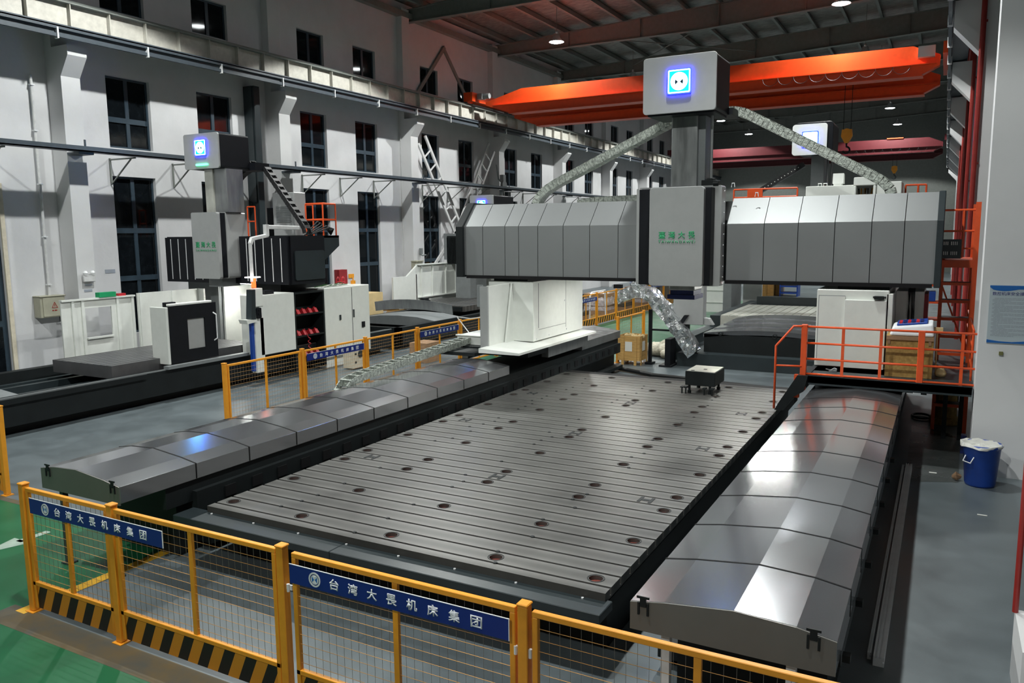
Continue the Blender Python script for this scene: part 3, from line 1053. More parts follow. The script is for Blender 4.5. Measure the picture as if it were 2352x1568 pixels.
q = MB().cyl((-9.3, 14.9, 3.55), .16, .05, 'z', 16, r2=.10)
q.cyl((-9.3, 14.9, 3.60), .05, .12, 'z', 12)
q.build('end_motor_cap', M['alu'], gm)

# work lamps under the beam
for x in (-5.9, -3.3):
    q = MB().box(x - .5, x + .5, 15.85, 15.97, 2.655, 2.70)
    wl_ = q.build('work_lamp', M['bed'], gm)
    MB().box(x - .47, x + .47, 15.87, 15.95, 2.645, 2.655).build('work_lamp_lens', M['work_led'], wl_)
# ---- head on the beam
hd = MB()
hd.prism(rrect(-5.02, -3.50, 2.62, 4.40, .04), 'y', 14.22, 14.5)
hd = hd.build('head_shell', M['panel'], gm)
hd['label'] = 'light grey shell behind the black recess of the head'
q = MB().box(-4.93, -3.62, 13.98, 14.22, 2.64, 4.36)
q.build('head_recess', M['black'], gm, bev=.01)
q = MB().prism(rrect(-4.98, -4.93, 2.64, 4.37, .02), 'y', 13.97, 14.22)
q.build('head_edge', M['panel'], gm)
q = MB().prism(rrect(-4.70, -3.72, 2.63, 4.375, .06, 5), 'y', 13.86, 13.98)
hp = q.build('head_front_cover', M['panel'], gm, bev=.008)
yF = 13.858
xs = [-4.52, -4.345, -4.165, -3.985]
for ch, x in zip('臺灣大畏', xs):
    writing(ch, M['green_ink'], gm, (x, yF, 3.475), (1, 0, 0), (0, 0, 1), .125, .125, .003, .012, 'letter')
writing('TAIWANDAWEI', M['green_ink'], gm, (-4.525, yF, 3.392), (1, 0, 0), (0, 0, 1), .665, .05, .003, .004, 'lettering', 1.35)
# hinge studs on the right side
q = MB()
for i in range(9): q.cyl((-3.49, 14.36, 2.78 + i * .19), .012, .012, 'x', 8)
q.build('head_studs', M['alu'], gm)
# ram through the head
q = MB()
q.box(-4.46, -3.98, 14.32, 14.86, 2.52, 5.70)
q.build('ram', M['ground_steel'], gm, bev=.02)
q = MB()
q.box(-3.98, -3.86, 14.4, 14.8, 4.3, 5.70)
q.build('ram_side_plate', M['grey2'], gm)
q = MB()
q.cyl((-3.76, 14.45, 4.45), .028, 1.25, 'z', 12)
q.build('guide_rod', M['ground_steel'], gm)
q = MB()
q.cyl((-3.74, 14.35, 4.38), .10, .15, 'z', 16)
q.box(-3.88, -3.62, 14.25, 14.6, 4.37, 4.50)
q.cyl((-3.66, 14.24, 4.43), .05, .1, 'x', 12)
q.build('lift_motor', M['bed'], gm, bev=.01)
q = MB().box(-4.48, -3.97, 14.30, 14.88, 2.36, 2.44)
q.box(-4.44, -4.0, 14.34, 14.84, 2.44, 2.53)
q.build('spindle_plate', M['navy'], gm)
# ---- upper box with lit emblem
def sign_box(par, x0, x1, y0, y1, z0, z1, green=False, k=1.0):
    q = MB().prism(rrect(x0 + .01, x1 - .01, z0 + .01, z1 - .01, .05), 'y', y0 + .05, y1)
    q.build('top_box', M['black'], par)
    q = MB().prism(rrect(x0, x1, z0, z1, .06, 5), 'y', y0, y0 + .05)
    q.build('top_box_front', M['panel'], par, bev=.006)
    cx = (x0 + x1) / 2 + .01
    cz = z0 + (z1 - z0) * (.54 if not green else .60)
    s = .195 * k
    a = MB().prism(rrect(cx - s - .018, cx + s + .018, cz - s - .018, cz + s + .018, .03), 'y', y0 - .03, y0 - .012)
    a = a.build('emblem_light', M['blue_led'], par)
    a['label'] = 'glowing blue backing of the square emblem'
    q = MB()
    o, i_ = rrect(cx - s, cx + s, cz - s, cz + s, .02), rrect(cx - s * .9, cx + s * .9, cz - s * .9, cz + s * .9, .015)
    q.ring([[(u, y0 - .03, v) for u, v in o], [(u, y0 - .037, v) for u, v in o], [(u, y0 - .037, v) for u, v in i_], [(u, y0 - .03, v) for u, v in i_]], True, False)
    q.prism(circ(cx, cz, s * .78, 28), 'y', y0 - .038, y0 - .031)
    e = q.build('emblem', M['white_led'], par)
    q = MB().prism(i_, 'y', y0 - .033, y0 - .0295)
    q.build('emblem_field', M['cyan_led'], par)
    q = MB()
    for sg in (1, -1):
        q.prism([(cx + sg * .015 * k, cz - .01), (cx + sg * .065 * k, cz + .045 * k - .01), (cx + sg * .075 * k, cz - .01), (cx + sg * .065 * k, cz - .045 * k - .01)], 'y', y0 - .0395, y0 - .038)
    q.build('emblem_mark', M['dark_mark'], par)
    if green:
        MB().prism(rrect(cx - .2, cx + .22, z0 + .085, z0 + .13, .02), 'y', y0 - .03, y0 - .005).build('status_bar', M['green_led'], par)
sign_box(gm, -4.87, -3.57, 13.93, 14.9, 5.655, 6.62)
q = MB().box(-4.8, -3.62, 14.0, 14.9, 5.63, 5.66)
q.build('top_box_floor', M['black'], gm)
# ---- cable carriers
def carrier(name, par, pts, wd, th, m, side, open_=False):
    """chain of flat links along pts; side = direction across the chain"""
    P = [Vector(p) for p in pts]
    side = Vector(side).normalized()
    L = [0]
    for a, b_ in zip(P[:-1], P[1:]): L.append(L[-1] + (b_ - a).length)
    def at(s):
        for k in range(len(P) - 1):
            if s <= L[k + 1] or k == len(P) - 2:
                t = (s - L[k]) / (L[k + 1] - L[k])
                return P[k].lerp(P[k + 1], t)
    q = MB()
    pitch = .10
    n = int(L[-1] / pitch)
    for i in range(n):
        a, b_ = at(i * pitch), at((i + 1) * pitch)
        t = (b_ - a).normalized()
        u = side.cross(t).normalized()
        b_ = b_ - t * .006
        for sg in (-1, 1):
            c0, c1 = side * (sg * wd / 2), side * (sg * (wd / 2 - .022))
            hh = th / 2 * (1.0 if i % 2 else .94)
            q.hexa([a + c0 - u * hh, b_ + c0 - u * hh, b_ + c1 - u * hh, a + c1 - u * hh, a + c0 + u * hh, b_ + c0 + u * hh, b_ + c1 + u * hh, a + c1 + u * hh])
        if (not open_) or i % 2 == 0:
            e = b_ if not open_ else a + t * .035
            for hz in (1, -1):
                if open_ and hz < 0: e2 = b_
                else: e2 = e
                q.hexa([a - side * wd / 2 + u * (hz * th / 2 - .006), e2 - side * wd / 2 + u * (hz * th / 2 - .006), e2 + side * wd / 2 + u * (hz * th / 2 - .006), a + side * wd / 2 + u * (hz * th / 2 - .006),
                        a - side * wd / 2 + u * (hz * th / 2 + .006), e2 - side * wd / 2 + u * (hz * th / 2 + .006), e2 + side * wd / 2 + u * (hz * th / 2 + .006), a + side * wd / 2 + u * (hz * th / 2 + .006)])
    return q.build(name, m, par)


def bend(c, r, a0, a1, n, ax='y'):
    out = []
    for i in range(n + 1):
        a = math.radians(a0 + (a1 - a0) * i / n)
        out.append((c[0] + r * math.cos(a), c[1], c[2] + r * math.sin(a)) if ax == 'y' else (c[0], c[1] + r * math.cos(a), c[2] + r * math.sin(a)))
    return out


carrier('cable_carrier', gm, [(-4.55, 15.4, 5.82), (-4.8, 15.4, 5.70), (-7.25, 15.4, 4.62), (-7.5, 15.4, 4.48), (-7.66, 15.4, 4.33), (-7.72, 15.4, 4.19)], .26, .15, M['chain'], (0, 1, 0))['label'] = 'perforated galvanised cable carrier sloping left of the ram'
carrier('cable_carrier', gm, [(-3.78, 15.4, 5.80), (-3.55, 15.4, 5.80), (-3.38, 15.4, 5.75), (-1.2, 15.4, 4.54), (-1.0, 15.4, 4.42), (-.88, 15.4, 4.28), (-.86, 15.4, 4.18)], .26, .16, M['chain'], (0, 1, 0))['label'] = 'perforated galvanised cable carrier sloping right of the upper box'
carrier('cable_carrier', gm, [(-6.95, 15.9, 4.22), (-6.6, 15.9, 4.27), (-5.2, 15.9, 4.29)], .26, .12, M['chain'], (0, 1, 0))
q = MB().box(-3.9, -3.5, 14.85, 15.55, 5.68, 5.8)
q.box(-4.7, -4.4, 14.85, 15.55, 5.70, 5.8)
q.build('carrier_arm', M['black'], gm)
# floor carrier along the left way
carrier('cable_carrier', gm, [(-8.82, 10.05, .80), (-8.82, 10.2, 1.0), (-8.82, 10.35, 1.12), (-8.82, 10.75, 1.17), (-8.82, 14.2, 1.36)], .24, .12, M['chain'], (1, 0, 0), True)['label'] = 'open galvanised cable carrier climbing to the white cable box'
# switch cabinet and guard rails on the back of the beam
q = MB()
q.box(-2.5, -1.62, 16.9, 17.6, 3.75, 4.46)
q.box(-1.62, -1.22, 16.86, 17.6, 4.44, 4.60)
q.box(-1.62, -1.57, 16.86, 17.6, 3.75, 4.44)
q.box(-1.27, -1.22, 16.86, 17.6, 3.75, 4.44)
q.box(-1.57, -1.27, 17.35, 17.6, 3.75, 4.44)
q.box(-1.22, -.78, 16.9, 17.6, 3.75, 4.50)
q.build('beam_cabinet', M['white'], gm, bev=.012, seg=1)
q = MB()
for k in range(9):
    x = -1.52 + .025 * k
    q.tube([(x, 17.3, 3.8), (x + random.uniform(-.03, .03), 17.1, 4.1), (x + random.uniform(-.05, .05), 17.2, 4.4)], .012, 5, mi=k % 2)
q.build('cabinet_cables', [M['hose'], M['yellow']], gm)
q = MB()
q.box(-2.0, -1.85, 17.0, 17.2, 4.46, 4.5)
q.prism([(17.0, 4.5), (17.25, 4.5), (17.2, 4.68), (17.05, 4.70)], 'x', -2.02, -1.82)
for x in (-2.25, -2.15): q.tube([(x - .03, 17, 4.46), (x - .03, 17, 4.51), (x + .03, 17, 4.51), (x + .03, 17, 4.46)], .008, 5)
q.build('cabinet_lamp', M['white'], gm)
q = MB()
def rail(q, pts, zs, r=.018, posts=True):
    for z in zs: q.tube([(x, y, z) for x, y in pts], r, 6)
    if posts:
        for x, y in pts: q.tube([(x, y, min(zs) - .35), (x, y, max(zs))], r, 6, up=(1, 0, 0))
rail(q, [(-4.05, 17.5), (-3.75, 17.5), (-2.75, 17.5)], (4.30, 4.47))
q.box(-3.75, -3.45, 17.48, 17.52, 4.2, 4.46)
q.build('beam_guard_rail', M['rail_red'], gm)
q = MB()
rail(q, [(-.74, 17.5), (-.52, 17.5), (-.38, 17.5)], (4.12, 4.45))
q.build('beam_guard_rail', M['rail_red'], gm)
q = MB()
q.box(-4.1, -.3, 16.95, 17.7, 3.70, 3.76)
q.build('beam_walkway', M['bed2'], gm)
q = MB()
for x, z in ((-3.42, 4.42), (-3.0, 4.24)):
    q.tube([(x - .03, 14.7, z - .04), (x - .02, 14.7, z + .03), (x + .02, 14.7, z + .03), (x + .03, 14.7, z - .04)], .008, 6)
q.build('lifting_eyes', M['alu'], gm)
# ================================================================== operator platform by the right column
pf = thing('operator_platform', 'black operator platform with orange red guard rail over the right way cover', 'platform', (-.7, 13.4, 0))
q = MB()
q.box(-1.82, .47, 13.36, 19.2, 1.16, 1.27)
q.box(-1.82, .47, 13.36, 13.40, 1.13, 1.285)
q.build('deck', M['bed2'], pf)
q = MB()
for x in (.12, .36):
    for y in (15.3, 18.6): q.box(x, x + .07, y, y + .07, 0, 1.16)
q.box(-.2, -.12, 13.5, 13.6, 1.08, 1.16)
q.build('deck_legs', M['bed'], pf)
q = MB()
q.prism([(-2.32, .68), (-2.26, .80), (-1.98, 1.28), (-1.82, 1.28), (-1.88, 1.02), (-2.06, .9), (-2.18, .68)], 'y', 13.28, 14.3)
q.build('stair_stringer', M['bed'], pf)
q = MB()
yr = 13.40
for z in (2.065, 1.80, 1.545, 1.30):
    q.tube([(-1.88, yr, z), (.49, yr, z)], .018, 8)
q.build('guard_rails', M['rail_red'], pf, smooth=True)
for x in (-1.33, -.785, .315):
    MB().box(x - .022, x + .022, yr - .015, yr + .015, 1.28, 2.06).build('rail_upright', M['rail_red'], pf)
MB().box(-1.955, -1.865, yr - .045, yr + .045, 1.03, 2.10).build('rail_post', M['rail_red'], pf, bev=.006, seg=1)
MB().box(-.275, -.185, yr - .03, yr + .03, 1.28, 2.08).build('rail_post', M['rail_red'], pf, bev=.006, seg=1)
MB().box(-2.04, -1.955, yr - .06, yr + .02, .90, 1.28).build('rail_foot', M['rail_red'], pf, bev=.006, seg=1)
q = MB()
q.tube([(-2.33, 13.3, .70), (-2.33, 13.3, 1.74), (-2.07, 13.34, 2.07), (-1.9, 13.38, 2.07)], .019, 8, up=(0, 1, 0))
q.tube([(-2.32, 13.3, 1.42), (-1.93, 13.36, 1.42)], .016, 8)
q.build('stair_handrail', M['rail_red'], pf, smooth=True)
# side rail at the pillar
q = MB()
for z in (2.06, 1.8, 1.5): q.tube([(.46, 13.9, z), (.46, 17.6, z)], .016, 6)
for y in (13.9, 15.2, 16.5): q.tube([(.46, y, 1.28), (.46, y, 2.06)], .018, 6, up=(1, 0, 0))
q.build('side_rail', M['rail_red'], pf)

oc = thing('strand_board_box', 'yellowish strand board box on the black platform behind the red rail', 'box', (-.4, 14.1, 1.27))
q = MB().box(-.74, -.07, 13.85, 14.45, 1.275, 1.93)
q.build('box_body', M['osb'], oc)
q = MB().box(-.74, -.07, 13.82, 13.85, 1.87, 1.93)
q.box(-.72, -.68, 13.83, 13.85, 1.80, 1.90)
q.box(-.14, -.10, 13.83, 13.85, 1.80, 1.90)
q.build('box_rim', M['brown'], oc)
fb = thing('foam_crate', 'white foam crate with blue lid tilted on the strand board box', 'foam box', (-.38, 14.15, 1.93))
q = MB()
q.hexa([(-.70, 13.83, 1.935), (-.07, 13.83, 1.935), (-.07, 14.4, 1.935), (-.70, 14.4, 1.935), (-.66, 13.86, 2.07), (-.09, 13.86, 2.14), (-.09, 14.38, 2.16), (-.66, 14.38, 2.09)])
q.build('crate', M['foam'], fb, bev=.03)
q = MB()
q.hexa([(-.60, 13.9, 2.085), (-.17, 13.9, 2.135), (-.17, 14.3, 2.155), (-.60, 14.3, 2.105), (-.60, 13.9, 2.115), (-.17, 13.9, 2.165), (-.17, 14.3, 2.185), (-.60, 14.3, 2.135)])
q.build('tray', M['blue_plastic'], fb, bev=.006, seg=1)
q = MB()
for k in range(6):
    x = -.57 + .06 * k
    q.box(x, x + .045, 13.91, 14.28, 2.118 + .007 * k, 2.14 + .007 * k, k % 2)
q.build('tray_contents', [M['red_tool'], M['navy']], fb)
q = MB()
q.box(-1.58, -1.46, 13.9, 14.0, 1.27, 1.295)
q.tube([(-1.55, 13.95, 1.29), (-1.5, 13.97, 1.32), (-1.46, 13.95, 1.31)], .014, 6)
q.tube([(-1.56, 13.95, 1.29), (-1.63, 13.93, 1.31)], .010, 6)
solid('hand_tool', q, M['grey2'], 'small metal tool lying on the black platform near the cabinet', 'tool')
q = MB().box(-1.62, -1.54, 13.55, 13.58, 1.275, 1.28)
solid('paper_strip', q, M['paper'], 'little white paper strip on the black platform deck', 'paper')
q = MB()
q.lathe([(.07, 0), (.09, .05), (.05, .12), (.02, .16)], 10, (0.05, 14.2, 1.275))
solid('printed_bag', q, M['plywood'], 'small creased paper bag on the platform right of the strand board box', 'bag', smooth=True)
q = MB()
q.tube([(-.02, 14.3, 1.28), (-.03, 14.3, 2.0)], .012, 6, up=(0, 1, 0))
q.box(-.09, .05, 14.27, 14.33, 1.98, 2.04)
solid('short_handle', q, M['plywood'], 'thin wooden handle leaning beside the foam crate', 'handle')

# orange ladder tower behind it
tw = thing('ladder_tower', 'orange red steel ladder tower beside the beam end and white pillar', 'ladder', (.2, 16.5, 0))
q = MB()
for x, y in ((.47, 15.9), (.47, 17.4)): q.box(x - .04, x + .04, y - .04, y + .04, 0, 4.05)
for x, y in ((-.02, 16.0), (-.02, 17.4)): q.box(x - .03, x + .03, y - .03, y + .03, 0, 3.12)
q.build('tower_frame', M['rail_red'], tw)
q = MB()
for z in (3.92, 3.56): q.tube([(-.2, 15.9, z), (.45, 15.9, z)], .018, 6)
q.tube([(.26, 15.9, 3.10), (.26, 15.9, 3.92)], .018, 6, up=(1, 0, 0))
q.tube([(.26, 15.9, 3.26), (.45, 15.9, 3.26)], .014, 6)
q.build('top_rail', M['rail_red'], tw)
q = MB()
q.box(-.15, .46, 15.85, 17.5, 2.93, 3.06)
q.build('tower_deck', M['rail_red'], tw)
for k in range(8):
    z = .45 + .31 * k
    q = MB()
    q.box(-.02, .45, 15.88, 15.93, z, z + .05)
    q.box(-.02, .45, 15.92, 16.2, z + .035, z + .05, 1)
    q.build('step', [M['rail_red'], M['bed']], tw)
q = MB()
q.bar((.0, 17.3, 2.5), (.44, 17.3, 1.3), .04, .03)
q.build('brace', M['rail_red'], tw)
pn = thing('perforated_panel', 'dark slotted panel hanging on the orange ladder tower', 'panel', (.03, 15.8, 3.08))
q = MB()
q.box(-.13, .25, 15.78, 15.80, 3.09, 3.42)
q.build('plate', M['bed2'], pn)
q = MB()
for z in (3.15, 3.32):
    for k in range(4): q.box(-.05 + .028 * k, -.036 + .028 * k, 15.776, 15.78, z, z + .06)
    for k in range(4): q.box(.09 + .028 * k, .104 + .028 * k, 15.776, 15.78, z, z + .06)
q.build('slots', M['paper'], pn)
# red down pipes on the pillars
for i, y in enumerate(pr_y[2:9]):
    q = MB()
    q.cyl((.46, y - .075, 0.0), .055, 12.4, 'z', 10)
    for z in (2.0, 5.0, 8.0, 11.0): q.box(.42, .54, y - .07, y - .002, z, z + .04)
    if i == 0:
        q = MB().cyl((.66, 7.2, .55), .022, 11, 'z', 10)
        MBs = MB().box(.66, .9, 6.5, 7.25, 0, .55)
        solid('pillar_plinth', MBs, M['pillar'], 'low white plinth at the lower right picture edge', 'plinth')
    solid('drain_pipe', q, M['pipe_red'], 'dark red vertical pipe on the %s right hand pillar' % ('first second third fourth fifth sixth seventh'.split()[i]) , 'pipe', 'red pipes on the pillars') if i != 1 else None
# poster on the near pillar
po = thing('safety_poster', 'pale blue safety rules poster on the near white pillar', 'poster', (.9, 13.22, 1.97))
q = MB().box(.60, 1.22, 13.222, 13.23, 1.97, 2.80)
q.build('sheet', M['poster'], po)
q = MB()
n_ = 14
up_ = [(.60 + .62 * i / n_, 2.745 - .028 * math.sin(math.pi * min(1, i / 8.0))) for i in range(n_ + 1)]
q.prism([(.60, 2.795), (.60, 2.77)] + up_[1:] + [(1.22, 2.795)], 'y', 13.2195, 13.222)
q.prism([(.60, 1.975), (1.22, 1.975), (1.22, 2.03), (.91, 1.995), (.75, 2.0), (.60, 2.02)], 'y', 13.2195, 13.222)
q.build('blue_waves', M['poster_blue'], po)
writing('数控机床安全操作规程', M['navy_ink'], po, (.635, 13.2215, 2.655), (1, 0, 0), (0, 0, 1), .55, .052, .001, .008)
q = MB()
z = 2.61
k = 0
random.seed(11)
while z > 2.07:
    x0 = .665 if k % 3 == 0 else .64
    x1 = 1.17 if k % 3 != 2 else random.uniform(.72, .95)
    x = x0
    while x < x1:
        wd = random.uniform(.02, .09)
        q.box(x, min(x + wd, x1), 13.221, 13.222, z, z + .006)
        x += wd + .006
    z -= .0185
    k += 1
q.build('print_lines', M['grey_ink'], po)
q = MB().box(.765, .815, 13.2, 13.23, 1.80, 1.85)
solid('wall_socket', q, M['olive'], 'small olive plate on the white pillar below the poster', 'socket')

po.location.y -= .012
# blue bin
bn = thing('waste_bin', 'blue plastic bin on the floor at the foot of the white pillar', 'bin', (.62, 12.72, 0))
q = MB().lathe([(.0, .0), (.185, 0), (.195, .03), (.235, .55), (.25, .56), (.25, .60), (.235, .60), (.225, .55), (.18, .05), (0, .05)], 28, (.62, 12.72, .002), caps=False)
q.build('tub', M['blue_plastic'], bn, smooth=True)
q = MB()
random.seed(5)
rings = []
for r_, z in ((.256, .56), (.26, .605), (.22, .60), (.15, .56), (.06, .58)):
    rings.append([(.62 + (r_ + random.uniform(-.02, .02)) * math.cos(2 * math.pi * i / 18), 12.72 + (r_ + random.uniform(-.02, .02)) * math.sin(2 * math.pi * i / 18), z + random.uniform(-.02, .025)) for i in range(18)])
q.ring(rings, True, False)
q.add(rings[-1], [tuple(range(18))])
q.build('bin_liner', M['bag'], bn, smooth=True)
q = MB()
q.tube([(.42, 12.55, .45), (.39, 12.5, .38), (.48, 12.46, .36), (.52, 12.5, .44)], .008, 6)
q.build('bin_handle', M['alu'], bn)
q = MB()
q.tube([(.30, 12.8, .05), (.33, 12.75, .08), (.37, 12.8, .06)], .035, 8)
solid('metal_scrap', q, M['brown'], 'small metal scrap on the floor left of the blue bin', 'scrap')
q = MB().box(-.02, .08, 13.02, 13.06, .003, .008)
solid('paper_scrap', q, M['paper'], 'white paper scrap on the dark floor before the pillar', 'paper')
q = MB().box(.55, .66, 11.3, 11.33, .003, .008)
solid('paper_scrap', q, M['paper'], 'white paper scrap on the grey floor before the blue bin', 'paper')

# aluminium profiles on the floor along the right cover
for nm_, x0, x1, lab in (('a', -.335, -.25, 'wide aluminium profile lying on the floor along the right way cover'), ('b', -.385, -.355, 'thin aluminium profile between the wide one and the right way cover')):
    q = MB()
    y0 = 6.86 if nm_ == 'a' else 6.95
    h = .085 if nm_ == 'a' else .06
    w_ = x1 - x0
    prof = [(x0, 0), (x1, 0), (x1, h * .4), (x1 - .012, h * .4), (x1 - .012, h * .6), (x1, h * .6), (x1, h), (x0 + w_ * .66, h), (x0 + w_ * .66, h - .014), (x0 + w_ * .5, h - .014), (x0 + w_ * .5, h), (x0 + w_ * .3, h), (x0 + w_ * .3, h - .014), (x0 + w_ * .16, h - .014), (x0 + w_ * .16, h), (x0, h)]
    q.prism([(a, b_ + .001) for a, b_ in prof], 'y', y0, 13.1)
    solid('aluminium_profile', q, M['alu'], lab, 'profile bar', 'profile bars on the floor')

# block on jacks standing on the table
bk = thing('levelling_block', 'small black iron block on jack screws at the far end of the table', 'iron block', (-3.75, 14.45, TZ))
q = MB().box(-4.07, -3.52, 14.15, 14.85, .80, 1.06)
b_ = q.build('block', M['bed'], bk, bev=.008, seg=1)
q = MB().box(-4.055, -3.535, 14.165, 14.835, 1.06, 1.066)
q.box(-3.98, -3.92, 14.2, 14.26, 1.066, 1.07, 1)
q.box(-3.80, -3.74, 14.4, 14.46, 1.066, 1.07, 1)
q.build('top_face', [M['cast2'], M['bed']], bk)
for x, y in ((-4.0, 14.2), (-3.62, 14.2), (-3.6, 14.75), (-3.98, 14.75)):
    MB().lathe([(.035, 0), (.035, .05), (.022, .05), (.022, .155)], 10, (x, y, TZ)).build('jack_screw', M['bed'], bk)
for x in (-4.11, -4.04, -3.7, -3.56):
    q = MB().cyl((x, 14.1, TZ), .014, .12, 'z', 8)
    q.box(x - .03, x + .03, 14.08, 14.2, .755, .775)
    q.build('clamp_bolt', M['bed'], bk)

# black hose from the left bed to the floor behind the table
q = MB()
q.tube([(-8.3, 19.6, .06), (-7.36, 19.38, .06), (-6.6, 19.0, .06), (-6.22, 18.79, .06), (-5.53, 18.72, .06), (-4.6, 18.5, .06), (-3.4, 18.3, .06)], .05, 8)
solid('floor_hose', q, M['hose'], 'thick black hose on the floor behind the slotted table', 'hose')

# drum under the platform
q = MB().lathe([(.0, 0), (.25, 0), (.26, .03), (.25, .12), (.20, .14), (.19, .75), (.22, .80), (.0, .80)], 20, (.17, 16.6, .002))
solid('cable_drum', q, M['osb'], 'brownish cable drum on the floor under the black platform', 'drum')
q = MB()
q.tube([(-.22 + .16 * math.cos(t * math.pi / 8), 16.9 + .22 * math.sin(t * math.pi / 8), .03) for t in range(17)], .022, 6)
solid('hose_loop', q, M['hose'], 'black hose loop on the floor beside the cable drum', 'hose')
q = MB().box(.40, .48, 14.4, 14.55, .002, .30)
solid('spray_can_box', q, M['navy'], 'dark blue packet on the floor behind the white pillar edge', 'packet')
# ================================================================== window side machine (black bed, white guards)
m2 = thing('bed_milling_machine', 'black bed milling machine with lit emblem box along the window wall', 'milling machine', (-16.4, 14, 0))
q = MB()
q.box(-15.05, -14.8, 5.4, 19.5, .18, .70)
q.box(-17.95, -17.7, 5.4, 19.5, .18, .70)
q.box(-17.7, -15.05, 5.4, 19.5, .18, .38)
q.box(-17.7, -15.05, 5.4, 6.0, .38, .70)
q.box(-14.80, -14.74, 5.4, 10.9, .60, .70)
q.box(-17.6, -15.1, 5.6, 19.3, .0, .18)
q.build('bed', M['bed'], m2)
q = MB()
for x in (-17.3, -16.9, -16.0, -15.5): q.box(x - .07, x + .07, 6.0, 19.0, .38, .52)
q.build('guide_ways', M['bed2'], m2)
q = MB()
q.prism([(-17.6, .66), (-16.4, .76), (-15.2, .66), (-15.2, .5), (-17.6, .5)], 'y', 6.0, 8.5)
q.build('way_cover', M['grey2'], m2)
q = MB().box(-14.84, -14.80, 5.4, 19.5, .70, .725)
q.build('bed_edge', M['grey2'], m2)
q = MB()
q.box(-17.15, -15.12, 10.35, 14.4, .66, .93)
for k in range(9): q.box(-17.05 + k * .22, -17.03 + k * .22, 10.35, 14.4, .93, .932, 1)
q.build('work_table', [M['cast_dark'], M['bed']], m2)
q = MB().box(-16.9, -15.4, 10.9, 14.3, .5, .66)
q.build('table_saddle', M['bed'], m2)
# sliding guard door with its window
gd = MB()
yd0, yd1 = 11.58, 12.86
for a, b_, c, d in ((yd0, 12.05, .82, 2.08), (12.52, yd1, .82, 2.08), (12.05, 12.52, .82, 1.08), (12.05, 12.52, 1.76, 2.08)): gd.box(-14.86, -14.80, a, b_, c, d)
g_ = gd.build('guard_door', M['black'], m2)
MB().box(-14.84, -14.83, 12.05, 12.52, 1.08, 1.76).build('door_window', M['panel'], g_)
q = MB()
q.tube([(-14.8, 12.76, 1.85), (-14.74, 12.8, 1.80), (-14.74, 12.8, 1.25), (-14.8, 12.76, 1.2)], .014, 6, up=(1, 0, 0))
q.build('door_handle', M['alu'], g_)
q = MB()
q.box(-15.35, -14.82, 11.52, 11.58, .80, 2.06)
q.box(-14.95, -14.80, 11.6, 12.75, 2.08, 2.13)
q.build('guard_side', M['white'], m2, bev=.008, seg=1)
q = MB().box(-15.02, -14.9, 11.6, 11.85, 2.06, 2.16)
q.build('door_motor', M['black'], m2)
q = MB().box(-14.86, -14.70, 11.4, 13.7, .72, .79)
q.build('door_track', M['grey2'], m2)
# rear guard by the wall
q = MB()
X = -18.3
for a, b_, c, d in ((11.35, 11.95, .7, 2.08), (12.65, 13.3, .7, 2.08), (11.95, 12.65, .7, 1.16), (11.95, 12.65, 1.88, 2.08)): q.box(X - .04, X, a, b_, c, d)
q.box(X - .06, X + .06, 11.35, 13.3, 2.08, 2.12)
q.box(X, X + .05, 11.95, 12.65, 1.12, 1.16)
for y in (11.6, 11.85, 12.78, 13.2): q.box(X, X + .04, y, y + .06, .7, 2.08)
q.build('rear_guard', M['white'], m2)
q = MB()
q.box(-18.2, -18.14, 13.3, 15.2, .7, 2.16)
for y in (13.32, 14.3): q.box(-18.14, -18.1, y, y + .05, .7, 2.16)
q.box(-18.2, -17.95, 15.2, 15.26, .7, 2.16)
q.build('rear_guard', M['white'], m2)
# columns
q = MB()
q.box(-18.9, -17.7, 15.5, 17.2, .2, 2.4)
q.build('column', M['grey2'], m2)
q = MB().box(-16.2, -15.15, 15.3, 17.0, .38, 2.4)
q.build('column', M['bed'], m2)
# bright rear enclosure behind the table
q = MB()
q.box(-17.66, -16.24, 16.5, 16.56, .5, 2.2)
q.box(-17.66, -16.24, 16.42, 16.58, 2.2, 2.25)
q.box(-17.66, -17.6, 15.6, 16.5, .5, 2.2)
q.build('enclosure', M['white'], m2)
# cross beam with slatted covers
q = MB().box(-19.1, -14.5, 15.05, 16.3, 2.35, 3.58)
q.build('cross_beam', M['black'], m2)
for x0, x1 in ((-19.1, -17.35), (-16.2, -14.55)):
    q = MB()
    q.box(x0, x1, 14.98, 15.05, 2.35, 3.56)
    sl = q.build('slat_cover', M['black'], m2)
    q = MB()
    k = x0 + .22
    while k < x1 - .1:
        q.box(k, k + .022, 14.972, 14.98, 2.42, 3.52)
        k += .30
    q.build('slat_edge', M['alu'], sl)
q = MB()
q.prism(rrect(15.15, 16.25, 2.45, 3.2, .06), 'x', -14.5, -14.46)
q.build('beam_end_cover', M['bed2'], m2)
q = MB()
q.prism([(16.3, 2.9), (16.95, 3.3), (16.95, 3.58), (16.3, 3.58)], 'x', -15.6, -14.55)
q.box(-19.0, -14.55, 16.3, 16.95, 3.52, 3.58)
q.build('beam_walkway', M['bed2'], m2)
wl_ = bx('work_lamp', M['bed'], m2, -17.3, -16.5, 15.55, 15.65, 2.30, 2.35)
MB().box(-17.27, -16.53, 15.57, 15.63, 2.29, 2.30).build('work_lamp_lens', M['work_led'], wl_)
